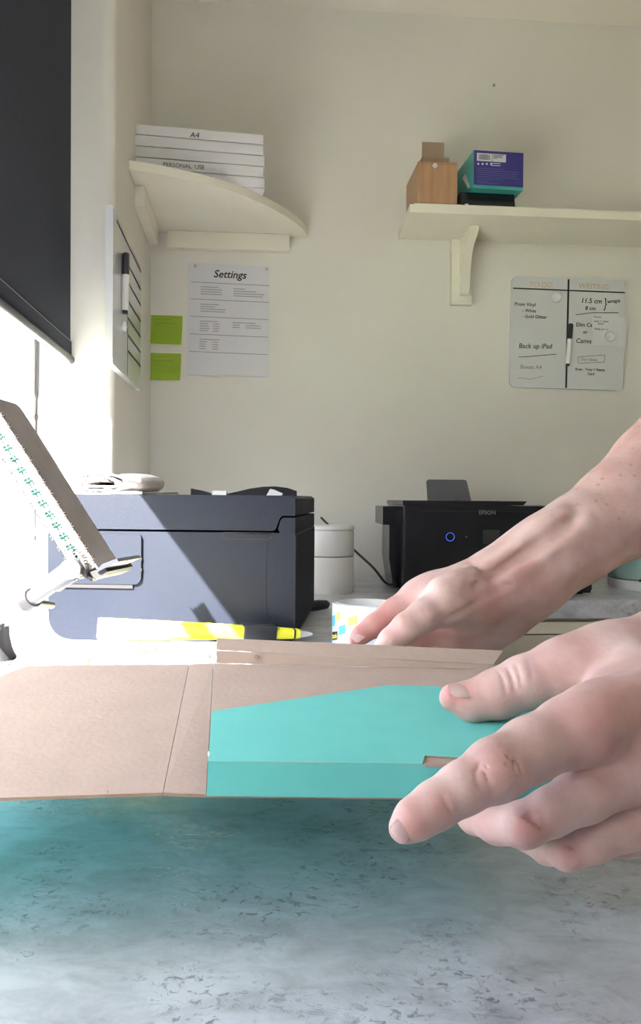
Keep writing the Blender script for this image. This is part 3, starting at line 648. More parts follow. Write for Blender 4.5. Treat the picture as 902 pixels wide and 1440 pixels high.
bm = B(); prism(bm, PG, rrect(XL + 0.001, x1_, y0_ + 0.002, y1_, [0.010, 0.004, 0.001, 0.003]), 0.0001, 0.0045); bevel(bm, 0.0015, 2); sp = obj('side_hatch', bm, 'printer', pr, smooth=True)
bm = B(); box(bm, PG, XL + 0.002, x1_ - 0.012, y0_ - 0.0035, y0_ + 0.0012, 0.0001, 0.0035); obj('hatch_lip', bm, 'groove', pr)
bm = B(); a, b = at(160, 802); box(bm, PG, a - 0.005, a + 0.006, b - 0.0008, b + 0.001, 0.0046, 0.005); box(bm, PG, a - 0.003, a + 0.005, b - 0.005, b - 0.003, 0.0046, 0.005); obj('hatch_mark', bm, 'darkgrey', sp)
for py in (786, 801):
    a, b = at(199, py); bm = B(); box(bm, PG, a - 0.0004, a + 0.0016, b - 0.002, b + 0.002, 0.001, 0.0044); obj('latch', bm, 'groove', pr)
# power lead plug on the worktop right of it
pg = thing('power_lead', P(450, 850, 1.5), 'short black plug lying on the worktop right of the big printer', 'plug')
bm = B(); zz = TOP + 0.010
p = PZ(447, 851, zz); p2 = PZ(459, 850, zz); p0 = PZ(425, 853, zz)
tube(bm, [p0, p, p2, PZ(462, 849.5, zz)], [0.0095, 0.0095, 0.008, 0.004], 12); obj('plug_body', bm, 'blackpl', pg, smooth=True)

# things on the big printer
zt = TOP + XT + 0.0004
# rolled towel
Yt = 1.17; tw = 0.0040
cx_, cz_ = 0, 0
pc = V((P(141, 676, Yt).x, Yt, 0)); hw_ = (P(184, 676, Yt).x - P(97, 676, Yt).x) / 2; hh_ = (P(140, 661, Yt).z - zt) / 2 - 0.0015
pts = []
N = 150; turns = 2.55; gend = 2 * math.pi * 3 - math.pi / 2
for i in range(N):
    f = i / (N - 1); g = gend - 2 * math.pi * turns * (1 - f)
    s = 1 - 0.62 * (1 - f); sy = 1 - 0.80 * (1 - f)
    ex = 0.8
    x = math.copysign(abs(math.cos(g)) ** ex, math.cos(g)) * hw_ * s; y = math.copysign(abs(math.sin(g)) ** ex, math.sin(g)) * hh_ * sy
    pts.append((x - (1 - f) * 0.003, y + hh_ + 0.0015 * math.sin(x * 110 + 1.5) * (1 - f)))
pts += [(hw_ * 0.3, 0.0022), (hw_ * 0.7, 0.0022), (hw_ * 1.1, 0.0022), (hw_ * 1.35, 0.0022)]
bm = B(); TL = 0.18; K = 12
grid = []
for side in (1, -1):
    row = []
    for i, (x, y) in enumerate(pts):
        xa, ya = pts[max(i - 1, 0)]; xb, yb = pts[min(i + 1, len(pts) - 1)]; tx, ty = xb - xa, yb - ya; l = math.hypot(tx, ty) or 1
        th_ = tw / 2 * (0.85 + 0.15 * math.sin(i * 1.3))
        row.append((x - ty / l * th_ * side, max(y + tx / l * th_ * side, 0.0003)))
    grid.append(row)
loop = grid[0] + grid[1][::-1]
rings = []
for k in range(K + 1):
    f = k / K; yy = Yt + TL * f; shx = 0.02 * f; rings.append([bm.verts.new((pc.x + x * (1 + 0.05 * math.sin(3 * f)) + shx, yy + 0.003 * math.sin(i * 0.35) * (1 - f), zt + y * (1 - 0.1 * math.sin(5 * f)) + 0.0006 * 0)) for i, (x, y) in enumerate(loop)])
n_ = len(loop)
for a, b in zip(rings, rings[1:]):
    for i in range(n_): bm.faces.new((a[i], a[(i + 1) % n_], b[(i + 1) % n_], b[i]))
m_ = len(pts)
for rg in (rings[0], rings[-1]):
    for i in range(m_ - 1): bm.faces.new((rg[i], rg[i + 1], rg[n_ - 2 - i], rg[n_ - 1 - i]))
tag(obj('rolled_towel', bm, 'towel', smooth=True), 'rolled pale grey towel lying on the left end of the big printer', 'towel')
# black pouch with folded tabs, lying at the back of the printer top
yb = 1.32
def outline(pts_, Y): return [(P(x, y, Y).x, max(P(x, y, Y).z, 0)) for x, y in pts_]
bo = thing('black_pouch', V((P(380, 690, yb).x, yb, zt)), 'soft black pouch lying flat behind the printer lid edge, humped at the right', 'pouch')
XF = Fr((0, 0, 0), (1, 0, 0), (0, 0, 1)); XF.n = V((0, -1, 0))
o_ = outline([(316, 695), (335, 691), (352, 687), (370, 684.5), (388, 684), (404, 686), (416, 690)], yb)
bm = B(); prism(bm, XF, [(o_[0][0], zt)] + [(a, b) for a, b in o_] + [(o_[-1][0], zt)], -yb - 0.07, -yb); bevel(bm, 0.003, 3); obj('hump', bm, 'groove', bo, smooth=True)
b2 = thing('black_strap', V((P(280, 690, yb).x, yb, zt)), 'pointed black strap end lying on the middle of the big printer', 'strap')
o_ = outline([(268.5, 687), (284, 690), (300, 695)], yb)
bm = B(); prism(bm, XF, [(o_[0][0], zt)] + o_ + [(o_[-1][0] + 0.004, zt)], -yb - 0.02, -yb); bevel(bm, 0.001, 2); obj('band', bm, 'groove', b2)
for k, (pp_, lb) in enumerate(((((298, 697), (298.5, 689.5), (319, 690.5), (318, 697)), 'left white folded paper tab on the big printer, squarish'), (((375, 697), (380, 687.5), (385, 688.5), (398, 694), (396, 697)), 'right white folded paper tab on the big printer, against the black pouch'))):
    Y_ = yb - 0.09; o_ = outline(pp_, Y_); o_[0] = (o_[0][0], zt); o_[-1] = (o_[-1][0], zt)
    bm = B(); prism(bm, XF, o_, -Y_ - 0.012, -Y_); bevel(bm, 0.0006, 1); tag(obj('paper_tab', bm, 'white'), lb, 'paper', 'white paper tabs on the big printer')

# ================================================================== RIGHT PRINTER
RB = PZ(566, 841, TOP); th = R(2.0)
RF = Fr((RB.x, 1.69, TOP), (math.cos(th), math.sin(th), 0)); RF.n = V((math.sin(th), -math.cos(th), 0))
def ra(px, py, c=0.0): return RF.at(px, py, c)
rp = thing('small_printer', RF(0.19, 0, -0.15), 'glossy black printer with a paper feeder, behind the reaching arm', 'printer')
x0_ = ra(567, 800)[0]; x1_ = ra(832, 820)[0]; zt2 = ra(650, 711)[1]; RD = 0.30
bm = B(); TF = Fr(RF.o, RF.u, RF.n, (0, 0, 1))
prism(bm, TF, rrect(x0_, x1_, -RD, 0, [0.012, 0.004, 0.004, 0.022], 6), 0.004, zt2); obj('body', bm, 'printer2', rp, smooth=True)
bm = B(); prism(bm, TF, rrect(x0_ + 0.01, x1_ - 0.01, -RD + 0.01, -0.012, 0.01, 3), 0.0, 0.004); obj('foot_rim', bm, 'groove', rp)
a1_ = ra(741, 705)[0]; zl = ra(600, 704)[1]
bm = B(); prism(bm, Fr(RF.o, RF.u, (0, 0, 1), RF.n), [(x0_ - 0.002, zt2 + 0.001), (a1_ - 0.008, zt2 + 0.001), (a1_, zl), (x0_ - 0.002, zl)], -RD + 0.02, 0.003); bevel(bm, 0.0008, 1); obj('scanner_lid', bm, 'printer2', rp)
q0 = ra(539, 712, -0.06); q1 = ra(564, 738, -0.06)
bm = B(); box(bm, RF, q0[0], x0_ + 0.005, q1[1], q0[1], -0.22, -0.06); bevel(bm, 0.002); obj('side_shelf', bm, 'printer2', rp)
q2 = ra(552, 738, -0.06)
bm = B(); prism(bm, Fr(RF.o, RF.u, (0, 0, 1), RF.n), [(q2[0] - 0.006, q1[1] - 0.001), (x0_ + 0.004, q1[1] - 0.001), (x0_ + 0.004, 0.006), (x0_ - 0.012, 0.006), (q2[0] - 0.006, 0.07)], -0.2, -0.062); bevel(bm, 0.003); obj('side_cheek', bm, 'printer2', rp)
fz = -0.24
c0 = ra(602, 706, fz); c1 = ra(600, 676, fz); c2 = ra(657, 676, fz); c3 = ra(663, 706, fz)
bm = B(); prism(bm, Fr(RF.o, RF.u, (0, 0, 1), RF.n), [(c0[0], zl - 0.0), (c3[0], zl), (c2[0], c2[1] - 0.002), (c2[0] - 0.004, c1[1] + 0.003), (c1[0] + 0.004, c1[1] + 0.003), (c1[0], c1[1] - 0.002)], fz - 0.004, fz); bevel(bm, 0.001, 1); obj('paper_support', bm, 'darkgrey', rp)
bm = B(); a, b = ra(642, 703, fz); box(bm, RF, a - 0.008, a + 0.008, zl, zl + 0.003, fz + 0.002, fz + 0.012); obj('paper_guide', bm, 'greypl', rp)
a, b = ra(673.5, 723.5); text('brand_lettering', 'EPSON', 0.0125, RF, a, b, 0.0005, 'greypl', rp, bold=0.0004, sx=0.93)
a, b = ra(633.5, 755)
bm = B()
Gq = Fr(RF(a, b, 0.0004), RF.u, (0, 0, 1), RF.n)
tube(bm, [Gq(0.0085 * math.cos(g), 0.0085 * math.sin(g), 0) for g in [i * 2 * math.pi / 32 for i in range(33)]], 0.0006, 6, cap=False); obj('power_ring', bm, 'ledblue', rp, smooth=True)
a, b = ra(656, 755); bm = B(); lathe(bm, None, [(0.002, 0), (0.002, 0.0006), (0.0005, 0.0006)], 12, Fr(RF(a, b, 0.0003), RF.u, (0, 0, 1), RF.n)); obj('status_light', bm, 'darkgrey', rp)
a, b = ra(679, 765); a2, b2 = ra(703, 745); bm = B(); prism(bm, RF, rrect(a, a2, b, b2, 0.002), 0.0002, 0.001); obj('display', bm, 'screen', rp)
a, b = ra(573, 722); a2, _ = ra(740, 722); bm = B(); box(bm, RF, x0_ + 0.02, a2, zt2 - 0.0125, zt2 - 0.0115, 0.0001, 0.0006); obj('lid_seam', bm, 'groove', rp)
a, b = ra(738, 838); bm = B(); prism(bm, RF, rrect(a, x1_ - 0.001, 0.006, 0.062, 0.008), 0.0002, 0.006); bevel(bm, 0.002); tk = obj('ink_tank', bm, 'printer2', rp, smooth=True)
for k in range(5):
    xx = a + 0.018 + k * 0.021; bm = B(); box(bm, RF, xx, xx + 0.012, 0.010, 0.055, 0.0062, 0.0085); bevel(bm, 0.001); obj('tank_window', bm, 'screen', tk)
a, b = ra(600, 800); bm = B(); box(bm, RF, x0_ + 0.03, ra(735, 800)[0], 0.03, 0.0305 + 0.001, 0.0001, 0.0006); obj('tray_seam', bm, 'groove', rp)
# cable from behind the canister to the small printer
cb = B(); pz = [P(452, 728, 1.93), P(470, 746, 1.88), P(500, 775, 1.80), P(525, 798, 1.74), P(541, 818, 1.74), P(550, 822, 1.78), P(562, 820, 1.88)]
tube(cb, smoothpts(pz, 6), 0.0026, 8); tag(obj('black_cable', cb, 'blackpl', smooth=True), 'thin black cable drooping behind the white canister to the small printer', 'cable')
# white canister
cn = PZ(470, 836, TOP); Yc = cn.y + 0.045
ct = thing('white_canister', V((P(466, 800, Yc).x, Yc, TOP)), 'white two-tier canister with a lid standing between the printers', 'canister')
rc = (P(498, 800, Yc).x - P(466, 800, Yc).x) + 0.006
zc = lambda py: P(470, py, Yc).z - TOP
cpos = V((P(466, 800, Yc).x - 0.006, Yc, TOP))
bm = B(); lathe(bm, cpos, [(rc * 0.94, 0.0), (rc * 0.98, 0.004), (rc, 0.02), (rc, zc(783)), (rc * 0.99, zc(782))], 40); obj('base_tub', bm, 'white', ct, smooth=True)
bm = B(); lathe(bm, cpos, [(rc * 0.99, zc(780.5)), (rc, zc(779)), (rc * 0.99, zc(748)), (rc * 0.96, zc(745))], 40); obj('upper_tub', bm, 'white', ct, smooth=True)
bm = B(); lathe(bm, cpos, [(rc * 0.985, zc(744.5)), (rc * 1.0, zc(744)), (rc * 1.0, zc(741)), (rc * 0.96, zc(738.5)), (rc * 0.3, zc(738))], 40); obj('lid', bm, 'white', ct, smooth=True)
# mint appliance at right
Yk = 1.86; kb_ = V((P(925, 800, Yk).x, Yk, TOP)); rk = (P(925, 800, Yk).x - P(857, 800, Yk).x)
kt = thing('mint_appliance', kb_, 'pale mint rounded kettle-like appliance with white base at the right edge', 'kettle')
zk = lambda py: P(900, py, Yk).z - TOP
bm = B(); lathe(bm, kb_, [(rk * 0.86, 0.008), (rk * 0.93, zk(826)), (rk * 0.97, zk(812.5))], 48); obj('base_band', bm, 'white', kt, smooth=True)
bm = B(); lathe(bm, kb_, [(rk * 0.94, zk(812)), (rk * 0.97, zk(811)), (rk * 1.0, zk(800)), (rk * 0.99, zk(790)), (rk * 0.93, zk(778)), (rk * 0.80, zk(766)), (rk * 0.6, zk(757)), (rk * 0.35, zk(752)), (rk * 0.1, zk(750))], 48); obj('shell', bm, 'mint', kt, smooth=True)
bm = B(); lathe(bm, kb_, [(rk * 0.80, 0.0), (rk * 0.84, 0.0075), (rk * 0.5, 0.0079)], 40); obj('foot', bm, 'groove', kt, smooth=True)
bm = B(); g0 = math.radians(228); Fk = lambda g, z_, rr: V((kb_.x + rr * math.cos(g), kb_.y + rr * math.sin(g), TOP + z_))
for i in range(6):
    ga, gb = g0 + i * 0.07, g0 + (i + 1) * 0.07; rr = rk * 0.985
    hexa(bm, [Fk(ga, zk(813), rr * 0.99), Fk(gb, zk(813), rr * 0.99), Fk(gb, zk(813), rr * 1.01), Fk(ga, zk(813), rr * 1.01), Fk(ga, zk(810.5), rr * 0.99), Fk(gb, zk(810.5), rr * 0.99), Fk(gb, zk(810.5), rr * 1.01), Fk(ga, zk(810.5), rr * 1.01)])
obj('slot', bm, 'groove', kt)
bm = B(); lathe(bm, kb_, [(0.012, zk(750) ), (0.010, zk(746)), (0.016, zk(741)), (0.014, zk(737)), (0.004, zk(736))], 20); obj('lid_knob', bm, 'groove', kt, smooth=True)

# ================================================================== SMALL THINGS ON THE WORKTOP
# tape roll
tp = PZ(514, 903, TOP); tr_ = 0.050; tc_ = V((P(516, 880, 1.12).x, 1.12, TOP))
tr_ = tc_.x - P(467, 880, 1.12).x
zh = P(480, 851, 1.09).z - TOP
t = thing('tape_roll', tc_, 'fat roll of parcel tape with a pale blue and yellow printed core, by the fingers', 'tape')
def ring(bm, c, ro, ri, z0, z1, seg=48):
    rr = []
    for r_, z_ in ((ro, z0), (ro, z1), (ri, z1), (ri, z0)): rr.append([bm.verts.new(c + V((r_ * math.cos(k * 2 * math.pi / seg), r_ * math.sin(k * 2 * math.pi / seg), z_))) for k in range(seg)])
    for a, b in zip(rr, rr[1:] + rr[:1]):
        for k in range(seg): bm.faces.new((a[k], a[(k + 1) % seg], b[(k + 1) % seg], b[k]))
    return bm
obj('tape', ring(B(), tc_, tr_, tr_ * 0.86, 0.0003, zh), 'label', t, smooth=True)
obj('core', ring(B(), tc_, tr_ * 0.855, tr_ * 0.82, 0.0003, zh + 0.0005), 'white', t, smooth=True)
def patch(c, r_, g0, g1, z0, z1, tilt=0.0, n=4):
    bm = B(); row = []
    for i in range(n + 1):
        g = g0 + (g1 - g0) * i / n; dz = tilt * i / n; p = c + V((math.cos(g) * r_, math.sin(g) * r_, 0)); p2 = c + V((math.cos(g) * (r_ + 0.0003), math.sin(g) * (r_ + 0.0003), 0))
        row.append([bm.verts.new(p + V((0, 0, z0 + dz))), bm.verts.new(p + V((0, 0, z1 + dz))), bm.verts.new(p2 + V((0, 0, z1 + dz))), bm.verts.new(p2 + V((0, 0, z0 + dz)))])
    for a, b in zip(row, row[1:]):
        for k in range(4): bm.faces.new((a[k], a[(k + 1) % 4], b[(k + 1) % 4], b[k]))
    bm.faces.new(row[0]); bm.faces.new(row[-1][::-1]); return bm
gd = math.radians
for g0_, g1_, z0_, z1_, m_n in ((186, 204, 0.022, 0.036, 'skyblue'), (207, 220, 0.032, 0.043, 'labely'), (190, 212, 0.004, 0.015, 'ink'), (216, 230, 0.014, 0.026, 'skyblue'), (236, 252, 0.028, 0.040, 'labely'), (240, 262, 0.006, 0.018, 'ink'), (264, 280, 0.022, 0.034, 'skyblue')):
    o_ = obj('printed_tag', patch(tc_, tr_ + 0.0001, gd(g0_), gd(g1_), z0_, z1_, 0.004), m_n, t)
# SCOTCH lettering wrapped: letters on small tangents
for i, chh in enumerate('Scotch'):
    g = gd(192 + i * 3.0); p = tc_ + V((math.cos(g), math.sin(g), 0)) * (tr_ + 0.0006) + V((0, 0, 0.0068 + i * 0.0006))
    text('lettering', chh, 0.0085, Fr(p, (-math.sin(g), math.cos(g), 0), (0, 0, 1), (math.cos(g), math.sin(g), 0)), 0, 0, 0, 'labely', t, bold=0.0003)
# long yellow knife lying in front of the big printer, propped a little
t = thing('yellow_cutter', P(280, 900, 1.0), 'long bright yellow cutter tool with a black slider lying before the big printer', 'tool')
A = P(138, 883.5, 0.93); A.z = TOP + 0.0135 ; A = PZ(138, 884, TOP + 0.036); C = PZ(420, 891, TOP + 0.017)
ax = (C - A).normalized(); Lt = (C - A).length
up_ = V((0, 0, 1)); sd = ax.cross(up_).normalized(); up_ = sd.cross(ax).normalized()
YF = Fr(A, sd, up_, ax)
def loft(bm, F, secs, n=20, p=0.55):
    rings = []
    for c, w_, h_ in secs:
        rings.append([bm.verts.new(F(math.copysign(abs(math.cos(g)) ** p, math.cos(g)) * w_, math.copysign(abs(math.sin(g)) ** p, math.sin(g)) * h_, c)) for g in [k * 2 * math.pi / n for k in range(n)]])
    for a, b in zip(rings, rings[1:]):
        for k in range(n): bm.faces.new((a[k], a[(k + 1) % n], b[(k + 1) % n], b[k]))
    bm.faces.new(rings[0][::-1]); bm.faces.new(rings[-1]); return bm
obj('handle', loft(B(), YF, [(0.003, 0.012, 0.0120), (0.005, 0.013, 0.0130), (Lt * 0.5, 0.012, 0.0105), (Lt * 0.9, 0.010, 0.0075), (Lt, 0.009, 0.0062)]), 'yellow', t, smooth=True)
obj('end_cap', loft(B(), YF, [(0.0, 0.0115, 0.0125), (0.0029, 0.0122, 0.0132)]), 'alu', t, smooth=True)
obj('slider', loft(B(), YF, [(Lt * 0.70, 0.0125, 0.0100), (Lt * 0.71, 0.0135, 0.0118), (Lt * 0.865, 0.0130, 0.0108), (Lt * 0.87, 0.0115, 0.0090)], p=0.35), 'blackpl', t, smooth=True)
obj('clear_nose', loft(B(), YF, [(Lt * 1.002, 0.008, 0.0055), (Lt * 1.05, 0.005, 0.0035), (Lt * 1.075, 0.002, 0.0015)]), 'alu', t, smooth=True)
obj('blade_mark', loft(B(), YF, [(Lt * 0.965, 0.0096, 0.0070), (Lt * 0.975, 0.0094, 0.0069)]), 'blackpl', t, smooth=True)
# white rounded thing below it
p = PZ(262, 917, TOP + 0.010)
t = thing('white_case', V((p.x, p.y, TOP)), 'small rounded white case lying in the sun before the yellow cutter', 'case')
WF = Fr(V((p.x, p.y, TOP)), (1, -0.05, 0), (0.05, 1, 0), (0, 0, 1))
bm = B(); prism(bm, WF, rrect(-0.032, 0.062, -0.022, 0.022, 0.018, 6), 0.0004, 0.011); bevel(bm, 0.003, 3); obj('base', bm, 'white', t, smooth=True)
bm = B(); prism(bm, WF, rrect(-0.032, 0.062, -0.022, 0.022, 0.018, 6), 0.0114, 0.019); bevel(bm, 0.004, 3); obj('lid', bm, 'white', t, smooth=True)
bm = B(); box(bm, WF, 0.032, 0.036, -0.0235, -0.0215, 0.008, 0.012); obj('clasp', bm, 'darkgrey', t)
# two pale tiles
for k, (x0_, x1_, y0_, y1_, lb) in enumerate(((28, 82, 918, 933, 'left pale flat sample slab by the printer foot, the wider one'), (93, 128, 917, 930, 'right pale flat sample slab by the printer foot, the narrower one'))):
    A = PZ(x0_, y1_, TOP + 0.006); Bq = PZ(x1_ - 8, y1_, TOP + 0.006); Cq = PZ(x1_, y0_, TOP + 0.006); Dq = PZ(x0_ + 14, y0_, TOP + 0.006)
    if k == 0: A.x -= 0.01; Dq.x -= 0.01
    bm = B(); slab(bm, [A, Bq, Cq, Dq], V((0, 0, -0.0057))); bevel(bm, 0.001, 1); tag(obj('sample_slab', bm, 'white'), lb, 'slab', 'pale sample slabs')

# ================================================================== STAND WITH NOTEBOOK
Yn = 0.76
NBd = (P(136, 800, Yn) - P(2, 588, Yn)).normalized()     # down along the spine
thk = 0.0165
nd = V((NBd.z, 0, -NBd.x)); nd = nd if nd.x > 0 else -nd        # across the spine, towards upper right
wdir = V((0.0, 1, 0.0)).normalized()
o_ = P(136, 799, Yn)                                            # bottom corner, cover side
NL = 0.19
NB = Fr(o_, -NBd, wdir, -nd)      # a up the book, b away from us, c from the grey cover towards the other
nb = thing('spiral_notebook', o_, 'thick spiral notebook with grey cover and teal page edges leaning in the clamp', 'notebook')
bwid = 0.080
bm = B(); prism(bm, NB, rrect(0, NL, 0.004, bwid, [0.0, 0.010, 0.0, 0.0]), 0, 0.0014); obj('cover', bm, 'felt', nb, label='grey front cover in shade')
bm = B(); box(bm, NB, 0.0, NL, 0.004, bwid, 0.0190, 0.0202); obj('back_cover', bm, 'white', nb)
layers = [(0.0016, 0.0088, 'pages', 0.006), (0.0090, 0.0112, 'tealpg', 0.003), (0.0114, 0.0122, 'pages', 0.006), (0.0124, 0.0150, 'tealpg', 0.003), (0.0152, 0.0188, 'pages', 0.006)]
for c0_, c1_, m_, ins in layers:
    bm = B(); box(bm, NB, 0.002, NL - 0.002, ins, bwid - 0.003, c0_, c1_); o2 = obj('page_block' if m_ == 'pages' else 'divider_block', bm, m_, nb)
    if m_ == 'tealpg': o2['label'] = 'teal divider pages'
nr = 15
ringproto = None
for i in range(nr):
    a = 0.010 + i * (NL - 0.02) / (nr - 1)
    bm = B()
    for da in (-0.0014, 0.0014):
        cpt = [NB(a + da, 0.0045 + 0.0055 * math.cos(g), 0.0101 + 0.0122 * math.sin(g)) for g in [k * 2 * math.pi / 20 for k in range(21)]]
        tube(bm, cpt, 0.00075, 5, cap=False)
    obj('wire_ring', bm, 'wire', nb, smooth=True)
# stand
stb = PZ(0, 931, TOP)
sx_, sy_ = P(-4, 925, 0.985).x, 0.985
st = thing('clamp_stand', V((sx_, sy_, TOP)), 'grey jointed desk stand holding the notebook in its clamp', 'stand')
bm = B(); lathe(bm, V((sx_, sy_, TOP)), [(0.022, 0.0003), (0.0225, 0.003), (0.0205, 0.006), (0.017, 0.015), (0.0145, 0.028), (0.0135, 0.040), (0.0125, 0.0405), (0.002, 0.041)], 32); obj('cone_foot', bm, 'stand2', st, smooth=True)
e1 = P(-70, 900, 0.84); e0 = P(40, 845, 0.79); e2 = P(100, 803, 0.765)
def lerp(a, b, t_): return a + (b - a) * t_
bm = B(); tube(bm, [e1, lerp(e1, e0, 0.9), e0], [0.0088, 0.0088, 0.0085], 16); obj('lower_tube', bm, 'stand', st, smooth=True)
bm = B(); tube(bm, [e0 + (e2 - e0) * 0.01, lerp(e0, e2, 0.05), lerp(e0, e2, 0.6), lerp(e0, e2, 0.63), lerp(e0, e2, 0.97), e2], [0.0075, 0.0078, 0.0078, 0.0100, 0.0105, 0.009], 16); obj('upper_tube', bm, 'stand', st, smooth=True)
bm = B(); tube(bm, [lerp(e1, e0, 0.965), e0 + (e2 - e0) * 0.12], [0.0098, 0.0098], 16); obj('collar', bm, 'stand2', st, smooth=True)
bm = B(); tube(bm, [e1, V((sx_ - 0.0, sy_, TOP + 0.0405)) ], [0.0085, 0.009], 12); obj('root_tube', bm, 'stand', st, smooth=True)
bm = B(); tube(bm, [P(36, 853, 0.82), P(52, 848, 0.84), P(73, 851, 0.88)], [0.0035, 0.0045, 0.0040], 10); obj('tension_rod', bm, 'stand', st, smooth=True)
bm = B(); tube(bm, [P(104, 799, Yn - 0.004) + V((0, -0.012, 0)), P(104, 799, Yn) + V((0, 0.03, 0))], 0.0095, 20); obj('pivot', bm, 'stand', st, smooth=True)
# clamp jaw plates: pale curved spring plate and dark jaw
def ribbon(pts_px, Y, dy, th_, m_, nm, par):
    pts_ = smoothpts([P(x, y, Y) for x, y in pts_px], 5); bm = B(); rows_ = []
    for i, p in enumerate(pts_):
        tt = (pts_[min(i + 1, len(pts_) - 1)] - pts_[max(i - 1, 0)]).normalized(); nn = V((tt.z, 0, -tt.x)) * th_
        rows_.append([bm.verts.new(p + nn), bm.verts.new(p - nn), bm.verts.new(p - nn + V((0, dy, 0))), bm.verts.new(p + nn + V((0, dy, 0)))])
    for a, b in zip(rows_, rows_[1:]):
        for k in range(4): bm.faces.new((a[k], a[(k + 1) % 4], b[(k + 1) % 4], b[k]))
    bm.faces.new(rows_[0][::-1]); bm.faces.new(rows_[-1]); return obj(nm, bm, m_, par, smooth=True)
jw = ribbon([(99, 772), (101, 781), (108, 790), (113, 799), (119, 809), (131, 816)], Yn - 0.002, 0.04, 0.0016, 'stand', 'spring_plate', st)
ribbon([(106, 776), (114, 785), (118, 800), (120, 812)], Yn - 0.006, 0.04, 0.0013, 'stand', 'spring_plate', st)
bm = B(); jp = [P(x, y, Yn) for x, y in ((122, 806), (147, 797), (151, 804), (146, 810), (134, 815.5), (128, 813))]
slab(bm, jp, V((0.01, 0.06, 0))); bevel(bm, 0.001, 2); obj('lower_jaw', bm, 'stand2', st)
bm = B(); jp = [P(x, y, Yn - 0.004) for x, y in ((134, 803), (144, 793), (164, 785.5), (167, 790), (148, 798.5), (138, 804))]
slab(bm, jp, V((0.01, 0.05, 0))); bevel(bm, 0.0008, 1); obj('upper_jaw', bm, 'blackpl', st)

# ================================================================== THE MAILER
mb = thing('mailer_box', P(450, 1000, 0.4), 'unfolded cardboard mailer, brown inside and teal outside, held in both hands', 'box')
YFr, YBk = 0.318, 0.462
FLc = P(290, 1117, YFr); BLc = P(300, 933, YBk); BRc = P(699, 942, YBk); FRc = P(850, 1123, YFr)
nbase = (BRc - BLc).cross(FLc - BLc).normalized(); nbase = nbase if nbase.z > 0 else -nbase
T = 0.0014
def sheet(name, pts_, par, dn=None, top='kraft', bot='teal', th_=T):
    dn = dn or -nbase
    bm = B(); k = len(pts_)
    lo = [bm.verts.new(p + dn * th_) for p in pts_]; hi = [bm.verts.new(p) for p in pts_]
    f1 = bm.faces.new(lo[::-1]); f2 = bm.faces.new(hi)
    sides = [bm.faces.new((lo[i], lo[(i + 1) % k], hi[(i + 1) % k], hi[i])) for i in range(k)]
    f1.material_index = 1; f2.material_index = 0
    for s_ in sides: s_.material_index = 2
    return obj(name, bm, [top, bot, 'kraftd'], par)
g_ = 0.0002
ux = (BRc - BLc).normalized()
sheet('base_panel', [FLc + ux * g_, FRc, BRc, BLc + ux * g_], mb)
# the crease strip and the left wing
c1f = P(229, 1114.5, YFr); c1b = P(266, 934, YBk)
sheet('wall_strip', [c1f + ux * g_, FLc - ux * g_ * 0.3, BLc - ux * g_ * 0.3, c1b + ux * g_], mb)
npl = (c1b - c1f).cross(P(0, 935, YBk) - c1f).normalized(); lf = PP(-490, 1138, c1f, npl); lb_ = PP(-330, 939, c1f, npl)
sheet('side_wing', [lf, c1f - ux * g_ * 0.2, c1b - ux * g_ * 0.2, lb_], mb)
zd = V((0, 0, -1))
sheet('end_shade_panel', [lb_ + zd * 0.003, lf + zd * 0.003, V((lf.x - 0.004, lf.y, TOP + 0.006)), V((lb_.x - 0.004, lb_.y, TOP + 0.006))], mb, dn=V((-1, 0, 0)))  # added off to the left, unseen, to keep window light from under the wing
# unseen sheet added behind the rear edge to shade the worktop, teal side out
for nm_, A_, B_ in (('rear_shade_panel', lb_, c1b), ('rear_shade_panel', c1b, BLc), ('rear_shade_panel', BLc, BRc)):
    zb_ = lambda p: V((p.x * 1.0 , p.y + 0.150, TOP + 0.008))
    sheet(nm_, [A_ + V((0, 0.001, -0.003)), B_ + V((0, 0.001, -0.003)), zb_(B_), zb_(A_)], mb, dn=V((0, -0.5, -0.85)), top='kraft', bot='teal')
bm = B(); tube(bm, [P(151, 1117, YFr - 0.0002) + nbase * 0.0003, P(158, 1102, YFr + 0.009) + nbase * 0.0002], 0.0004, 5); obj('nick', bm, 'kraftd', mb)
# rear wall: two tiers
b0L, b0R = BLc + ux * 0.002 + nbase * 0.0003, BRc + nbase * 0.0003
b1L = P(304, 914.5, YBk + 0.001); pn1 = (b0R - b0L).cross(b1L - b0L).normalized(); b1R = PP(694, 935, b0L, pn1)
dnn = V((0, 0.8, -0.2)).normalized()
sheet('rear_wall', [b0L, b0R, b1R, b1L], mb, dn=dnn, top='kraft')
b2L = P(305, 897, YBk + 0.010); pn2 = (b1R - b1L).cross(b2L - b1L).normalized(); b2R = PP(708, 915, b1L, pn2)
sheet('rear_flap', [b1L + V((0, 0, 0.0002)), b1R + V((0, 0, 0.0002)), b2R, b2L], mb, dn=dnn, top='kraft')
bm = B(); lathe(bm, None, [(0.0014, 0.0), (0.001, 0.0002)], 10, Fr(P(361, 924, YBk - 0.0012), (1, 0, 0), (0, 0, 1), (0, -1, 0))); obj('spot', bm, 'kraftd', mb)
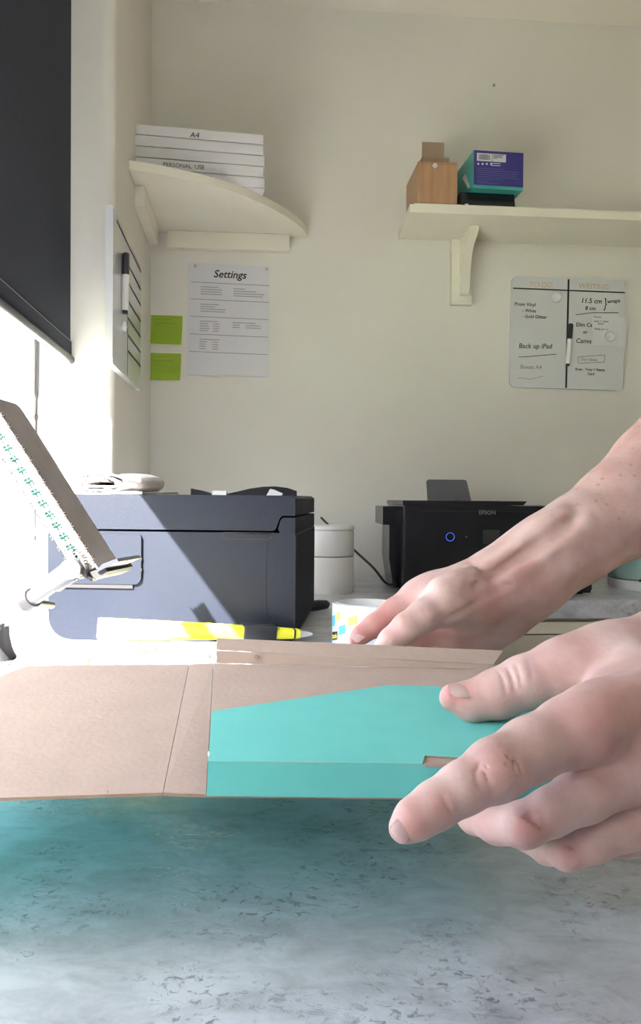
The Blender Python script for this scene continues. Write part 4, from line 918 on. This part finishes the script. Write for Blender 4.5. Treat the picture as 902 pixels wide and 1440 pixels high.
# front wall strip (teal outside) then folded teal flap
f0L, f0R = P(290.5, 1119.5, YFr - 0.0016), P(850, 1125.5, YFr - 0.0016)
f1L, f1R = P(293, 1071, YFr - 0.0045), P(850, 1078, YFr - 0.0045)
sheet('front_wall', [f0L, f0R, f1R, f1L], mb, dn=V((0, 1, 0)), top='teal', bot='kraft', th_=0.0012)
fl_ = lambda px, py: PP(px, py, f1L, ((f1R - f1L).cross(P(297, 1000, 0.378) - f1L)).normalized())
F_ = [fl_(293, 1070.5), fl_(594, 1074), fl_(598, 1062.5), fl_(660, 1066), fl_(662, 1076), fl_(850, 1077.5), fl_(840, 1010), fl_(700, 992), fl_(640, 967), fl_(610, 965), fl_(546, 963.5), fl_(298, 1000)]
sheet('front_flap', F_, mb, top='teal', bot='kraft', th_=0.0018)
# slot cut in the flap with its brown lining
fw = lambda px, py, off: PP(px, py, f1L, ((f1R - f1L).cross(f0L - f1L)).normalized()) + V((0, off, 0))
sl = [fl_(594, 1062), fl_(664, 1065.5), fl_(664, 1075.5), fl_(594, 1073)]
sheet('slot_lining', [p - nbase * 0.0008 for p in sl], mb, top='kraft', bot='kraft', th_=0.0004)
sl = [fw(597, 1078, -0.0003), fw(664, 1081, -0.0003), fw(664, 1075, -0.0003), fw(597, 1072.5, -0.0003)]
sheet('slot_lining', sl, mb, dn=V((0, 1, 0)), top='kraft', bot='kraft', th_=0.0002)

# ================================================================== HANDS
def surfnet(f, lo, hi, h):
    lo = np.array(lo); n = np.ceil((np.array(hi) - lo) / h).astype(int) + 1
    ax_ = [lo[i] + h * np.arange(n[i]) for i in range(3)]
    K = 4; nc = (n + K - 1) // K + 1
    Xc = np.stack(np.meshgrid(*[lo[i] + h * K * np.arange(nc[i]) for i in range(3)], indexing='ij'), -1).reshape(-1, 3).astype(np.float32)
    Dc = f(Xc).reshape(nc)
    near_ = np.abs(Dc) < h * K * 1.9
    ii = [np.minimum((np.arange(n[i]) + K // 2) // K, nc[i] - 1) for i in range(3)]
    D = Dc[np.ix_(*ii)].astype(np.float32).copy(); mk = near_[np.ix_(*ii)]
    w_ = np.argwhere(mk); D[mk] = f((lo + h * w_).astype(np.float32))
    s = D < 0
    c8 = [(i, j, k) for i in (0, 1) for j in (0, 1) for k in (0, 1)]
    def sub(A, o): return A[o[0]:n[0] - 1 + o[0], o[1]:n[1] - 1 + o[1], o[2]:n[2] - 1 + o[2]]
    cnt = sum(sub(s, o).astype(np.int8) for o in c8)
    act = (cnt > 0) & (cnt < 8)
    idx = -np.ones(act.shape, np.int64); cells = np.argwhere(act); idx[act] = np.arange(len(cells))
    acc = np.zeros((len(cells), 3)); num = np.zeros(len(cells))
    ci, cj, ck = cells.T
    for a in c8:
        for ax1 in range(3):
            if a[ax1]: continue
            b = list(a); b[ax1] = 1
            da = D[ci + a[0], cj + a[1], ck + a[2]]; db = D[ci + b[0], cj + b[1], ck + b[2]]
            m_ = (da < 0) != (db < 0); tt = np.where(m_, da / np.where(m_, da - db, 1), 0)
            p = np.zeros((len(cells), 3)); p[:, 0] = a[0]; p[:, 1] = a[1]; p[:, 2] = a[2]; p[:, ax1] += tt
            acc[m_] += p[m_]; num[m_] += 1
    verts = lo + h * (cells + acc / num[:, None])
    faces = []
    for ax1 in range(3):
        u, v = (ax1 + 1) % 3, (ax1 + 2) % 3
        sl0 = [slice(None)] * 3; sl1 = [slice(None)] * 3
        sl0[ax1] = slice(0, n[ax1] - 1); sl1[ax1] = slice(1, n[ax1])
        ch_ = s[tuple(sl0)] != s[tuple(sl1)]
        e = np.argwhere(ch_); e = e[(e[:, u] > 0) & (e[:, v] > 0) & (e[:, u] < n[u] - 1) & (e[:, v] < n[v] - 1)]
        du = np.zeros(3, int); du[u] = 1; dv = np.zeros(3, int); dv[v] = 1
        g = lambda o: idx[tuple((e + o).T)]
        qd = np.stack([g(-du - dv), g(-dv), g(0 * du), g(-du)], 1)
        inside = s[tuple(e.T)]
        qd[~inside] = qd[~inside][:, ::-1]
        faces.append(qd)
    F4 = np.concatenate(faces); F4 = F4[(F4 >= 0).all(1)]
    return verts, F4
def smin(a, b, k):
    h_ = np.maximum(k - np.abs(a - b), 0) / k; return np.minimum(a, b) - h_ * h_ * k * 0.25
def smax(a, b, k): return -smin(-a, -b, k)
def cone(Pn, a, b, ra_, rb_):
    a = np.array(a, np.float32); b = np.array(b, np.float32); d_ = b - a; t_ = np.clip((Pn - a) @ d_ / (d_ @ d_), 0, 1)
    q_ = Pn - a - t_[:, None] * d_; return np.sqrt((q_ * q_).sum(1)) - (ra_ + (rb_ - ra_) * t_)
def J(px, py, Y, rpx): p = P(px, py, Y); return (p.x, p.y, p.z, rpx * Y / PXF)
def chain(Pn, js, k=0.004):
    d_ = None
    for a, b in zip(js, js[1:]):
        c = cone(Pn, a[:3], b[:3], a[3], b[3]); d_ = c if d_ is None else smin(d_, c, k)
    return d_
def creases(js, i, offs, depth=0.0007, span=60, phi0=0, rs=1.0):
    """short arcs across joint i on the side turned to the camera"""
    c = np.array(js[i][:3]); prev = np.array(js[max(i - 1, 0)][:3]); nxt = np.array(js[min(i + 1, len(js) - 1)][:3])
    t_ = nxt - prev; t_ /= np.linalg.norm(t_); v = np.array((0, -1.0, 0.12)); v -= t_ * v.dot(t_); v /= np.linalg.norm(v); w_ = np.cross(t_, v)
    out_ = []
    for o2 in offs:
        pr_ = [c + t_ * (o2 + 0.0010 * math.sin(g * 0.06 + o2 * 900)) + (v * math.cos(R(g)) + w_ * math.sin(R(g))) * js[i][3] * rs for g in np.linspace(phi0 - span, phi0 + span, 7)]
        for a, b in zip(pr_, pr_[1:]): out_.append((a, b, depth))
    return out_
def basef(palm, fingers, kp, kf):
    def f0(Q):
        d_ = None
        for c in palm: e = chain(Q, c, 0.006); d_ = e if d_ is None else smin(d_, e, 0.014)
        g = None
        for c in fingers: e = chain(Q, c, 0.0035); g = e if g is None else smin(g, e, kf)
        return smin(d_, g, kp)
    return f0
def surfpt(f0, px, py):
    d_ = ray(px, py); Ys = np.arange(0.20, 0.75, 0.0004)
    Q = (np.array((0, 0, H)) + np.outer(Ys / d_.y, np.array(d_))).astype(np.float32); D = f0(Q); w_ = np.where(D < 0)[0]
    return Ys[w_[0]] if len(w_) else None
def pixline(f0, pts_, off):
    o3 = []
    for px, py in pts_:
        Ys = surfpt(f0, px, py)
        if Ys is not None: o3.append(P(px, py, Ys + off))
    return o3
def ridges_px(f0, specs):      # (pixels, radius, how far it stands proud, blend)
    o3 = []
    for pts_, r_, pr_, k in specs:
        q_ = pixline(f0, pts_, r_ - pr_)
        for a, b in zip(q_, q_[1:]): o3.append((tuple(a), tuple(b), r_, r_, k))
    return o3
def creases_px(f0, specs):
    o3 = []
    for pts_, r_, *kk in specs:
        q_ = pixline(f0, [tuple(p)[:2] for p in smoothpts([(x, y, 0) for x, y in pts_], 3)], -r_ * 0.1)
        for i, (a, b) in enumerate(zip(q_, q_[1:])):
            o3.append((tuple(a), tuple(b), r_ * (0.45 + 0.55 * math.sin(math.pi * (i + 0.5) / (len(q_) - 1))), kk[0] if kk else 0.0010))
    return o3
def hand_mesh(name, palm, fingers, crs, ridges, parent, red, frk, h=0.0013, kp=0.009, kf=0.0015, clip=None):
    allj = [j for c in palm + fingers for j in c]
    A = np.array(allj); lo = (A[:, :3] - A[:, 3:4]).min(0) - 0.008; hi = (A[:, :3] + A[:, 3:4]).max(0) + 0.008
    if clip is not None: hi = np.minimum(hi, clip)
    f0 = basef(palm, fingers, kp, kf)
    crs = creases_px(f0, crs); ridges = ridges_px(f0, ridges)
    def near(Q, a, b, m_):
        lo_ = np.minimum(a, b) - m_; hi_ = np.maximum(a, b) + m_
        return np.where(((Q > lo_) & (Q < hi_)).all(1))[0]
    def f(Pn):
        o3 = np.empty(len(Pn), np.float32)
        for s0_ in range(0, len(Pn), 400000):
            Q = Pn[s0_:s0_ + 400000]; d_ = f0(Q)
            for a, b, r1, r2, k in ridges:
                w_ = near(Q, a, b, r1 + k + 0.003)
                if len(w_): d_[w_] = smin(d_[w_], cone(Q[w_], a, b, r1, r2), k)
            for a, b, r1, k in crs:
                w_ = near(Q, a, b, r1 + k * 1.5 + 0.002)
                if len(w_): d_[w_] = smax(d_[w_], -cone(Q[w_], a, b, r1, r1), k)
            o3[s0_:s0_ + 400000] = d_
        return o3
    vs, fs = surfnet(f, lo, hi, h)
    # relax the net a little
    nb_ = np.zeros_like(vs); ct_ = np.zeros(len(vs))
    for _ in range(2):
        nb_[:] = 0; ct_[:] = 0
        for a, b in ((0, 1), (1, 2), (2, 3), (3, 0)):
            np.add.at(nb_, fs[:, a], vs[fs[:, b]]); np.add.at(ct_, fs[:, a], 1); np.add.at(nb_, fs[:, b], vs[fs[:, a]]); np.add.at(ct_, fs[:, b], 1)
        vs = vs * 0.5 + nb_ / ct_[:, None] * 0.5
    me = bpy.data.meshes.new(name); me.from_pydata(vs.tolist(), [], fs.tolist()); me.update()
    for p in me.polygons: p.use_smooth = True
    me.materials.append(M['skin'])
    rd = np.zeros(len(vs))
    for px, py, Y, rr, s_ in red:
        c = np.array(P(px, py, Y)); rd = np.maximum(rd, s_ * np.exp(-((vs - c) ** 2).sum(1) / (rr * rr)))
    a_ = me.attributes.new('redness', 'FLOAT', 'POINT'); a_.data.foreach_set('value', rd.astype(np.float32))
    fr_ = np.full(len(vs), frk[0])
    if len(frk) > 1: fr_ = np.clip((vs[:, 0] - frk[1]) / frk[2], 0, 1) * frk[0]
    a_ = me.attributes.new('freckle', 'FLOAT', 'POINT'); a_.data.foreach_set('value', fr_.astype(np.float32))
    o = bpy.data.objects.new(name, me); COL.objects.link(o); o.parent = parent; o.matrix_parent_inverse = Matrix.Translation(parent.location).inverted()
    return o
pe = thing('person', V((0.75, 0.45, 0)), 'bare freckled arms and hands reaching in from the right, folding the mailer', 'person')
# ---- near (left) hand
palm = [
    [J(1400, 760, .50, 75), J(1200, 880, .43, 78), J(1060, 955, .385, 74)],                       # forearm to wrist
    [J(1060, 950, .385, 70), J(950, 915, .382, 64), J(870, 925, .375, 50), J(815, 938, .372, 42)],   # thumb metacarpal
    [J(1060, 960, .385, 66), J(940, 985, .345, 60), J(840, 1016, .314, 48)],
    [J(1060, 990, .385, 62), J(980, 1040, .345, 56), J(905, 1078, .318, 46)],
    [J(1070, 1010, .39, 60), J(1020, 1080, .352, 52), J(960, 1130, .325, 40)],
    [J(1080, 1030, .395, 56), J(1060, 1110, .362, 46), J(1020, 1165, .340, 34)],
    [J(900, 960, .350, 44), J(860, 985, .342, 36)],
]
thumb = [J(840, 932, .373, 46), J(785, 944, .372, 41), J(738, 960, .371, 37), J(700, 976, .370, 34), J(664, 986, .370, 28), J(638, 981, .370, 20)]
index = [J(850, 1012, .318, 52), J(800, 1030, .306, 48), J(745, 1055, .296, 44), J(697, 1083, .286, 43), J(650, 1109, .280, 35), J(612, 1133, .276, 32), J(582, 1153, .273, 28), J(566, 1166, .272, 19)]
middle = [J(905, 1075, .318, 44), J(820, 1118, .307, 38), J(775, 1142, .304, 32), J(736, 1160, .303, 30), J(700, 1157, .312, 28), J(668, 1148, .324, 23), J(652, 1142, .334, 16)]
ringf = [J(965, 1125, .325, 38), J(880, 1163, .315, 31), J(835, 1184, .313, 27), J(798, 1199, .314, 23), J(770, 1194, .325, 20), J(735, 1180, .340, 16)]
pinky = [J(1020, 1160, .340, 32), J(935, 1180, .332, 25), J(876, 1188, .330, 17), J(850, 1182, .340, 14)]
cr = [([(700, 1064), (712, 1080), (715, 1100)], .0004), ([(710, 1060), (722, 1075), (726, 1096)], .0005), ([(720, 1060), (730, 1074), (733, 1088)], .0003), ([(676, 1074), (669, 1090), (675, 1106)], .0004), ([(688, 1070), (683, 1086), (688, 1100)], .0002), ([(660, 1086), (656, 1098)], .0002),
      ([(702, 944), (709, 960), (712, 976)], .0006), ([(714, 938), (721, 954), (724, 970)], .0007), ([(726, 935), (731, 949), (733, 964)], .0005), ([(742, 926), (747, 940), (748, 955)], .0003),
      ([(735, 1148), (748, 1154), (760, 1166)], .0007), ([(741, 1142), (754, 1150)], .0005), ([(622, 1118), (628, 1130), (634, 1140)], .0004), ([(795, 1186), (806, 1196)], .0005)]
rdg = [([(697, 1084), (700, 1086)], .0060, .0010, .005), ([(741, 1165), (744, 1167)], .0050, .0008, .004), ([(828, 1020), (832, 1022)], .0100, .0018, .008),
       ([(798, 1200), (800, 1201)], .0045, .0006, .004), ([(895, 1075), (902, 1070)], .0100, .0018, .008), ([(850, 1000), (900, 975), (1000, 960)], .0070, .0012, .006)]
red = [(566, 1166, .262, .010, .75), (620, 1135, .266, .006, .5), (697, 1085, .276, .010, .45), (630, 982, .36, .014, .85), (700, 1000, .36, .014, .5), (830, 1025, .30, .016, .6), (790, 935, .36, .016, .3),
       (870, 1010, .31, .03, .35), (744, 1165, .295, .008, .6), (798, 1205, .305, .008, .55), (663, 1150, .31, .012, .35), (860, 1090, .30, .012, .3), (728, 957, .357, .0016, 1.0), (616, 1137, .2665, .0022, .9)]
lh = hand_mesh('left_hand', palm, [thumb, index, middle, ringf, pinky], cr, rdg, pe, red, (0.10,), h=0.0009)
# ---- far (right) hand and forearm
palm = [
    [J(1130, 480, .66, 92), J(1010, 590, .62, 82), J(930, 662, .59, 70), J(869, 713, .57, 60), J(815, 750, .555, 54), J(772, 778, .545, 51)],
    [J(930, 690, .60, 66), J(869, 735, .58, 52), J(800, 775, .56, 50), J(738, 815, .55, 50)],
    [J(772, 778, .545, 50), J(700, 818, .540, 46), J(655, 834, .535, 40), J(606, 838, .530, 29)],
    [J(740, 812, .55, 50), J(690, 850, .553, 46), J(640, 876, .553, 38)],
    [J(735, 820, .555, 46), J(700, 862, .560, 40), J(676, 890, .562, 32)],
    [J(700, 830, .535, 40), J(660, 846, .522, 36), J(632, 850, .508, 30)],
]
thumb = [J(650, 845, .515, 32), J(622, 852, .502, 27), J(596, 867, .494, 23), J(572, 882, .489, 20), J(551, 901, .488, 18), J(532, 922, .488, 14)]
index = [J(612, 834, .532, 28), J(585, 842, .530, 23), J(555, 861, .524, 19), J(527, 880, .518, 16), J(508, 893, .515, 13), J(499, 900, .514, 9)]
middle = [J(640, 862, .548, 28), J(608, 878, .548, 24), J(575, 902, .545, 20), J(545, 930, .54, 17), J(525, 950, .535, 13)]
ringf = [J(655, 878, .556, 28), J(625, 900, .555, 24), J(600, 925, .550, 20), J(575, 950, .545, 16)]
pinky = [J(680, 888, .562, 28), J(655, 912, .562, 22), J(630, 935, .556, 18), J(612, 955, .55, 14)]
cr = [([(655, 782), (667, 797), (671, 814), (664, 828)], .0011), ([(644, 790), (655, 806), (656, 822)], .0008), ([(632, 796), (641, 810), (642, 824)], .0006),
      ([(608, 873), (632, 869), (652, 860), (672, 846), (690, 832)], .0018), ([(690, 832), (704, 824), (720, 821)], .0010), ([(552, 873), (558, 880), (562, 889)], .0006), ([(592, 852), (600, 862)], .0006),
      ([(672, 815), (688, 812), (700, 818)], .0008), ([(640, 876), (655, 882), (662, 894)], .0007), ([(683, 800), (694, 808)], .0006), ([(690, 812), (712, 796), (745, 773), (790, 741), (815, 722)], .0010, .006), ([(735, 790), (770, 766), (810, 738)], .0006, .005), ([(560, 838), (548, 852)], .0004)]
rdg = [([(690, 800), (735, 768), (790, 726)], .0070, .0016, .006), ([(715, 812), (765, 778), (822, 738)], .0060, .0013, .006), ([(622, 828), (640, 822), (660, 815)], .008, .0010, .006)]
red = [(499, 897, .51, .016, .9), (540, 868, .515, .016, .75), (550, 895, .475, .012, .5), (575, 850, .52, .012, .4), (700, 845, .51, .018, .5), (735, 830, .51, .02, .35), (600, 890, .53, .02, .45),
       (930, 600, .56, .05, .35), (870, 650, .56, .03, .25), (813, 697, .51, .004, .4)]
rh = hand_mesh('right_arm', palm, [thumb, index, middle, ringf, pinky], cr, rdg, pe, red, (0.55, 0.13, 0.06), h=0.0018, kf=0.002)
# nails
def nail(c, t_, n_, w_, l_, r_, name, par):
    """curved plate: t_ along the finger to the tip, n_ outward"""
    t_ = V(t_).normalized(); n_ = V(n_); n_ = (n_ - t_ * n_.dot(t_)).normalized(); s_ = t_.cross(n_)
    bm = B(); rows_ = []
    for i in range(9):
        f = i / 8; row = []
        wl_ = w_ * math.sqrt(max(0.12, 1 - (2 * f - 1) ** 4 * 0.7)); drop = 0.0012 * (2 * f - 1) ** 2 * (1 if f < .5 else 0.8)
        for j in range(9):
            g = (j / 8 - 0.5) * 2; an = g * wl_ / r_
            row.append(bm.verts.new(V(c) + t_ * (l_ * (f - 0.5)) + s_ * (r_ * math.sin(an)) + n_ * (r_ * math.cos(an) - r_ + 0.0004 - drop)))
        rows_.append(row)
    for a, b in zip(rows_, rows_[1:]):
        for j in range(8): bm.faces.new((a[j], a[j + 1], b[j + 1], b[j]))
    bmesh.ops.solidify(bm, geom=bm.faces[:], thickness=0.0006)
    o = obj(name, bm, 'nail', None, smooth='all'); o.parent = par; o.matrix_parent_inverse = Matrix.Identity(4)
    o.matrix_parent_inverse = Matrix.Translation(pe.location).inverted() @ Matrix.Identity(4) if False else Matrix.Identity(4)
    return o
def onsurf(o, px, py):
    me = o.data; d_ = ray(px, py).normalized(); from mathutils.bvhtree import BVHTree
    if 'bvh' not in CACHE or CACHE.get('o') != o.name:
        CACHE['bvh'] = BVHTree.FromPolygons([v.co.copy() for v in me.vertices], [tuple(p.vertices) for p in me.polygons]); CACHE['o'] = o.name
    h_ = CACHE['bvh'].ray_cast(V((0, 0, H)), d_); return h_[0], h_[1]
CACHE = {}
bpy.context.view_layer.update()
p, n_ = onsurf(lh, 650, 966)
if p is not None: nail(p, P(622, 975, .37) - P(664, 976, .37), n_ * 0.4 + V((0, -0.2, 1.0)), 0.0062, 0.0115, 0.0075, 'fingernail', lh)
p, n_ = onsurf(lh, 568, 1167)
if p is not None: nail(p, P(560, 1178, .268) - P(585, 1152, .270), n_ * 0.5 + V((-0.5, -0.5, -0.4)), 0.0042, 0.0080, 0.0052, 'fingernail', lh)
p, n_ = onsurf(rh, 504, 893)
if p is not None: nail(p, P(499, 900, .51) - P(520, 884, .515), n_ + V((-0.3, 0, 0.5)), 0.0042, 0.009, 0.0055, 'fingernail', rh)
bm = B(); tube(bm, [P(1290, 824, .455), P(1400, 760, .50), P(1700, 600, .60)], [0.038, 0.047, 0.062], 28, cap=False); bmesh.ops.solidify(bm, geom=bm.faces[:], thickness=0.0015)
obj('sleeve', bm, 'sleeve', pe, smooth=True)
# sleeve at the frame's edge
bm = B(); s0_, s1_, s2_ = P(1016, 584, .625), P(1060, 545, .64), P(1150, 465, .67)
tube(bm, [s0_, s1_, s2_], [0.0470, 0.053, 0.062], 28, cap=False); bmesh.ops.solidify(bm, geom=bm.faces[:], thickness=0.0015)
obj('sleeve', bm, 'sleeve', pe, smooth=True)
